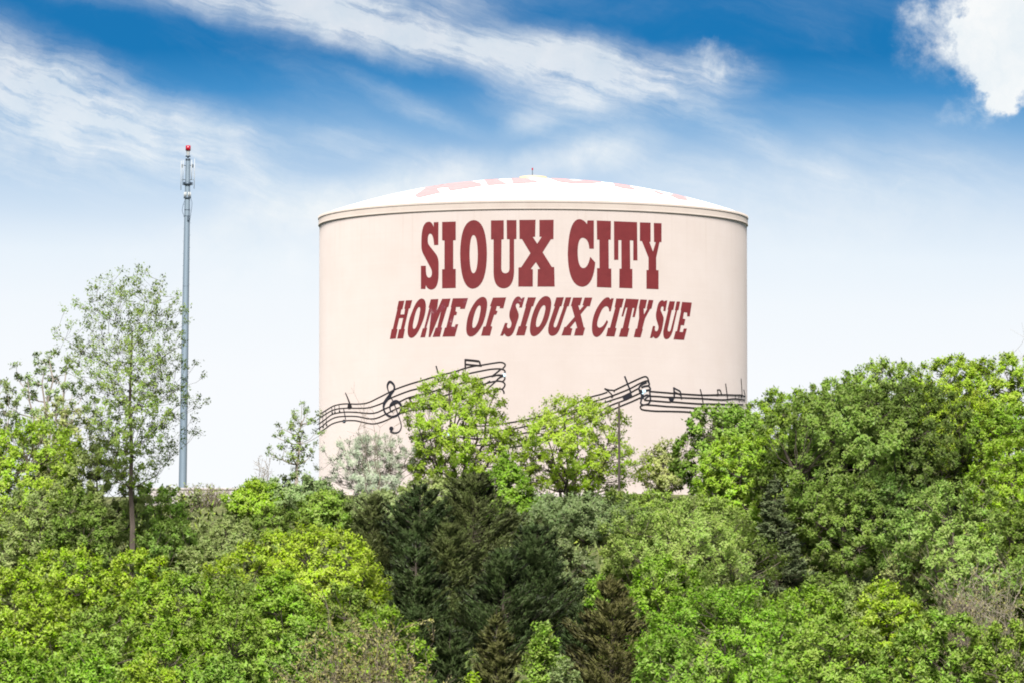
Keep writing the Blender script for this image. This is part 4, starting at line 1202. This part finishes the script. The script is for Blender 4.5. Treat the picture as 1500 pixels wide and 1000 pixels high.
tree(1396, 700, 190, 308, 'leaf_willow', 'pale green tree with airy crown on the right slope', 'bark_mid', cb=0.12, shape='dome', clumps=130, shoots=8, per=8, lob=0.35)
tree(1330, 790, 90, 312, 'leaf_pale', 'small pale green tree at the left foot of the airy pale tree', 'bark_mid', cb=0.1, shape='dome', shoots=8, per=7)
tree(1490, 745, 90, 312, 'leaf_mid', 'mid green tree at the right edge behind the bare shrubs', 'bark_dark', cb=0.08, shape='dome', shoots=8, per=8)
bareshrub(1450, 822, 130, 290, 'twig_pale', 'greyish brown budding shrub at the right edge', stems=44, buds='leaf_tan', nb=2200)
bareshrub(1395, 835, 70, 288, 'twig_brown', 'small brown twiggy shrub left of the budding shrub at right', stems=30, buds='leaf_tan', nb=700)
tree(1012, 718, 240, 322, 'leaf_willow', 'broad soft green dome shaped tree below the right end of the tank', 'bark_mid', cb=0.06, shape='dome', clumps=170, shoots=9, per=8, leaf_len=0.18, leaf_w=0.13)
tree(930, 770, 110, 326, 'leaf_willow', 'small soft green tree left of the broad dome shaped tree', 'bark_mid', cb=0.06, shape='dome', shoots=9, per=8)
shrub(1210, 836, 120, 318, 'leaf_mid', 'low mid green shrub at the foot of the shaded trees', shoots=9, per=7)
shrub(1270, 850, 100, 306, 'leaf_dull', 'low dull green shrub before the dark trunk on the right slope', shoots=9, per=7)
# ------------------------------------------------------------------ dark evergreens in the middle
evergreen(690, 690, 190, 338, 'needle_olive', 'tallest olive dark cedar below the larger round maple', boughs=188, per=126, pw=0.6)
evergreen(612, 704, 130, 334, 'needle_dark', 'narrow blackish green cedar left of the tallest cedar', boughs=160, per=115, pw=0.55)
evergreen(545, 722, 110, 338, 'needle_olive', 'olive cedar half hidden behind the yellow green tree', boughs=134, per=103, pw=0.6)
evergreen(656, 760, 150, 312, 'needle_olive', 'broad dark olive cedar in the middle of the evergreen group', boughs=179, per=126, pw=0.6)
evergreen(782, 764, 155, 320, 'needle_dark', 'dark green cedar at the right end of the evergreen group', boughs=179, per=126, pw=0.6)
evergreen(612, 790, 130, 300, 'needle_dark', 'blackish cedar low at the left of the evergreen group', boughs=152, per=115, pw=0.55)
evergreen(735, 800, 150, 304, 'needle_dark', 'dark cedar in the deep shade behind the small brown cedar', boughs=160, per=115, pw=0.6)
evergreen(895, 838, 170, 276, 'needle_brown', 'rusty brown cedar right of the evergreen group', boughs=188, per=138, pw=0.6)
evergreen(730, 888, 100, 262, 'needle_brown', 'small pointed brown cedar in front of the evergreen group', boughs=134, per=103, pw=0.7)
evergreen(660, 908, 110, 270, 'needle_dark', 'small dark cedar left of the pointed brown cedar', boughs=134, per=103, pw=0.6)
evergreen(850, 880, 90, 284, 'needle_dark', 'dark cedar partly behind the rusty brown cedar', boughs=116, per=103, pw=0.6)
# ------------------------------------------------------------------ middle row, left
tree(455, 762, 232, 302, 'leaf_yellow', 'broad yellow green tree left of the dark cedars', 'bark_dark', cb=0.15, shape='dome', clumps=150, shoots=9, per=8, lob=0.3)
tree(100, 795, 150, 300, 'leaf_yellow', 'yellow green tree at the left with a dark trunk showing', 'bark_dark', cb=0.1, shape='dome', shoots=9, per=8, lob=0.35)
tree(200, 800, 120, 304, 'leaf_yellow', 'yellow green tree right of the one with the dark trunk', 'bark_dark', cb=0.1, shape='dome', shoots=9, per=8, lob=0.35)
tree(22, 828, 130, 296, 'leaf_lime', 'lime tree cut by the left edge in the middle row', 'bark_dark', cb=0.06, shape='dome', shoots=9, per=8)
tree(262, 832, 170, 286, 'leaf_bright', 'leaf green tree in the middle row below the tall cottonwood', 'bark_dark', cb=0.06, shape='dome', shoots=9, per=8)
tree(350, 842, 120, 290, 'leaf_mid', 'mid green tree under the broad yellow green tree', 'bark_dark', cb=0.06, shape='dome', shoots=9, per=8)
tree(412, 836, 125, 278, 'leaf_bright', 'rounded vivid green tree under the left side of the broad yellow tree', 'bark_dark', cb=0.08, shape='dome', clumps=120, shoots=9, per=9)
tree(300, 790, 110, 316, 'leaf_dull', 'dull olive tree between the yellow green trees of the left', 'bark_dark', cb=0.06, shape='dome', shoots=8, per=8)
tree(505, 850, 90, 286, 'leaf_mid', 'shaded mid green tree under the right side of the broad yellow tree', 'bark_dark', cb=0.1, shape='dome', shoots=8, per=8)
# ------------------------------------------------------------------ front row
tree(60, 868, 150, 264, 'leaf_lime', 'lime green tree in the front row near the left edge', 'bark_mid', cb=0.05, shape='dome', shoots=9, per=8)
tree(150, 872, 150, 258, 'leaf_fresh', 'fresh green tree in the front row right of the leftmost lime one', 'bark_mid', cb=0.05, shape='dome', shoots=9, per=8)
tree(345, 886, 150, 256, 'leaf_fresh', 'fresh green front row tree with dark twigs inside', 'bark_dark', cb=0.08, shape='dome', shoots=8, per=8)
tree(250, 905, 150, 250, 'leaf_bright', 'bright green front row tree left of the one with dark twigs', 'bark_mid', cb=0.05, shape='dome', shoots=9, per=8)
tree(20, 935, 140, 242, 'leaf_bright', 'bright green tree in the bottom left corner', 'bark_mid', cb=0.05, shape='dome', shoots=9, per=8)
tree(120, 935, 150, 238, 'leaf_bright', 'leaf green tree at the bottom edge near the left corner', 'bark_mid', cb=0.05, shape='dome', shoots=9, per=8)
tree(215, 955, 120, 236, 'leaf_lime', 'low lime tree at the bottom edge left of the tan tree', 'bark_mid', cb=0.05, shape='dome', shoots=9, per=8)
tree(325, 955, 130, 238, 'leaf_fresh', 'low fresh green tree at the bottom edge left of the tan tree', 'bark_dark', cb=0.05, shape='dome', shoots=8, per=8)
plant('budding_tree', 530, 898, 200, 240, 'tan budding tree at the bottom edge left of the cedars', 'tree', G_X, bare, 'twig_brown', stems=60, buds='leaf_tan', nb=15000, twigs=8, leaf_len=0.12, leaf_w=0.085)
tree(560, 888, 130, 262, 'leaf_bright', 'vivid green tree behind the tan budding tree', 'bark_mid', cb=0.06, shape='dome', shoots=9, per=8)
tree(440, 905, 110, 250, 'leaf_fresh', 'fresh green tree at the left side of the tan budding tree', 'bark_dark', cb=0.06, shape='dome', shoots=8, per=8)
tree(796, 906, 66, 258, 'leaf_fresh', 'small light green sapling between the two brown cedars', 'bark_mid', cb=0.1, shape='dome', clumps=60, shoots=7, per=7)
shrub(822, 962, 110, 240, 'leaf_grey', 'greyish low shrub at the bottom edge under the small sapling', shoots=9, per=8)
tree(965, 812, 120, 298, 'leaf_bright', 'vivid green tree behind the rusty brown cedar', 'bark_mid', cb=0.06, shape='dome', shoots=9, per=9)
tree(880, 838, 60, 300, 'leaf_bright', 'small vivid green treetop left of the rusty cedar tip', 'bark_mid', cb=0.06, shape='dome', shoots=9, per=8)
tree(1075, 848, 260, 262, 'leaf_bright', 'wide leaf green tree right of the rusty cedar in the front row', 'bark_dark', cb=0.08, shape='dome', clumps=190, shoots=8, per=8, leaf_len=0.18, leaf_w=0.15, stems=5, fork=0.1)
tree(1185, 852, 120, 282, 'leaf_bright', 'bright green tree behind the wide front row tree', 'bark_dark', cb=0.06, shape='dome', shoots=9, per=8)
tree(1298, 846, 130, 276, 'leaf_lime', 'yellow tipped green tree in the front row right of centre', 'bark_dark', cb=0.06, shape='dome', shoots=9, per=8)
tree(1225, 898, 210, 248, 'leaf_fresh', 'wind ruffled green tree in the front row right of the wide one', 'bark_mid', cb=0.05, shape='dome', clumps=150, shoots=9, per=8)
tree(1375, 888, 200, 246, 'leaf_fresh', 'wind ruffled green tree at the bottom right below the bare shrubs', 'bark_mid', cb=0.05, shape='dome', clumps=150, shoots=9, per=8)
tree(1480, 905, 150, 244, 'leaf_fresh', 'green tree in the bottom right corner', 'bark_mid', cb=0.05, shape='dome', shoots=9, per=8)
tree(985, 930, 130, 242, 'leaf_fresh', 'green tree at the bottom edge right of the rusty cedar', 'bark_mid', cb=0.05, shape='dome', shoots=9, per=8)
shrub(690, 985, 60, 232, 'leaf_lime', 'lime green shrub tip at the bottom edge below the small dark cedar', shoots=9, per=8)
shrub(1150, 975, 150, 232, 'leaf_bright', 'bright green shrub at the bottom edge below the wide tree', shoots=9, per=8)

# ------------------------------------------------------------------ undergrowth
def build_undergrowth():
    rng = np.random.default_rng(5)
    n = 45000
    y = rng.uniform(236, 370, n)
    x = rng.uniform(-0.105, 0.105, n) * y
    z = ground_z(x, y)
    cl = np.clip(np.sin(x * 0.9 + 1.7 * np.sin(y * 0.35)) + np.sin(y * 0.8 + x * 0.3), -1, 1.4)
    h = rng.uniform(0, 1, n) ** 1.5 * (0.5 + 0.35 * cl)
    P = np.stack((x, y, z + h), 1)
    sz = rng.uniform(0.6, 1.4, n)
    me = leaves_mesh('undergrowth', P, unit(UP * 0.8 + rng.normal(0, 0.6, (n, 3))), unit(UP * 0.5 + rng.normal(0, 0.6, (n, 3))), 0.4 * sz, 0.17 * sz)
    tag(link('undergrowth', me, None, M['leaf_dull']), 'low weeds and saplings covering the ground between the trees', None, None, 'stuff')
build_undergrowth()
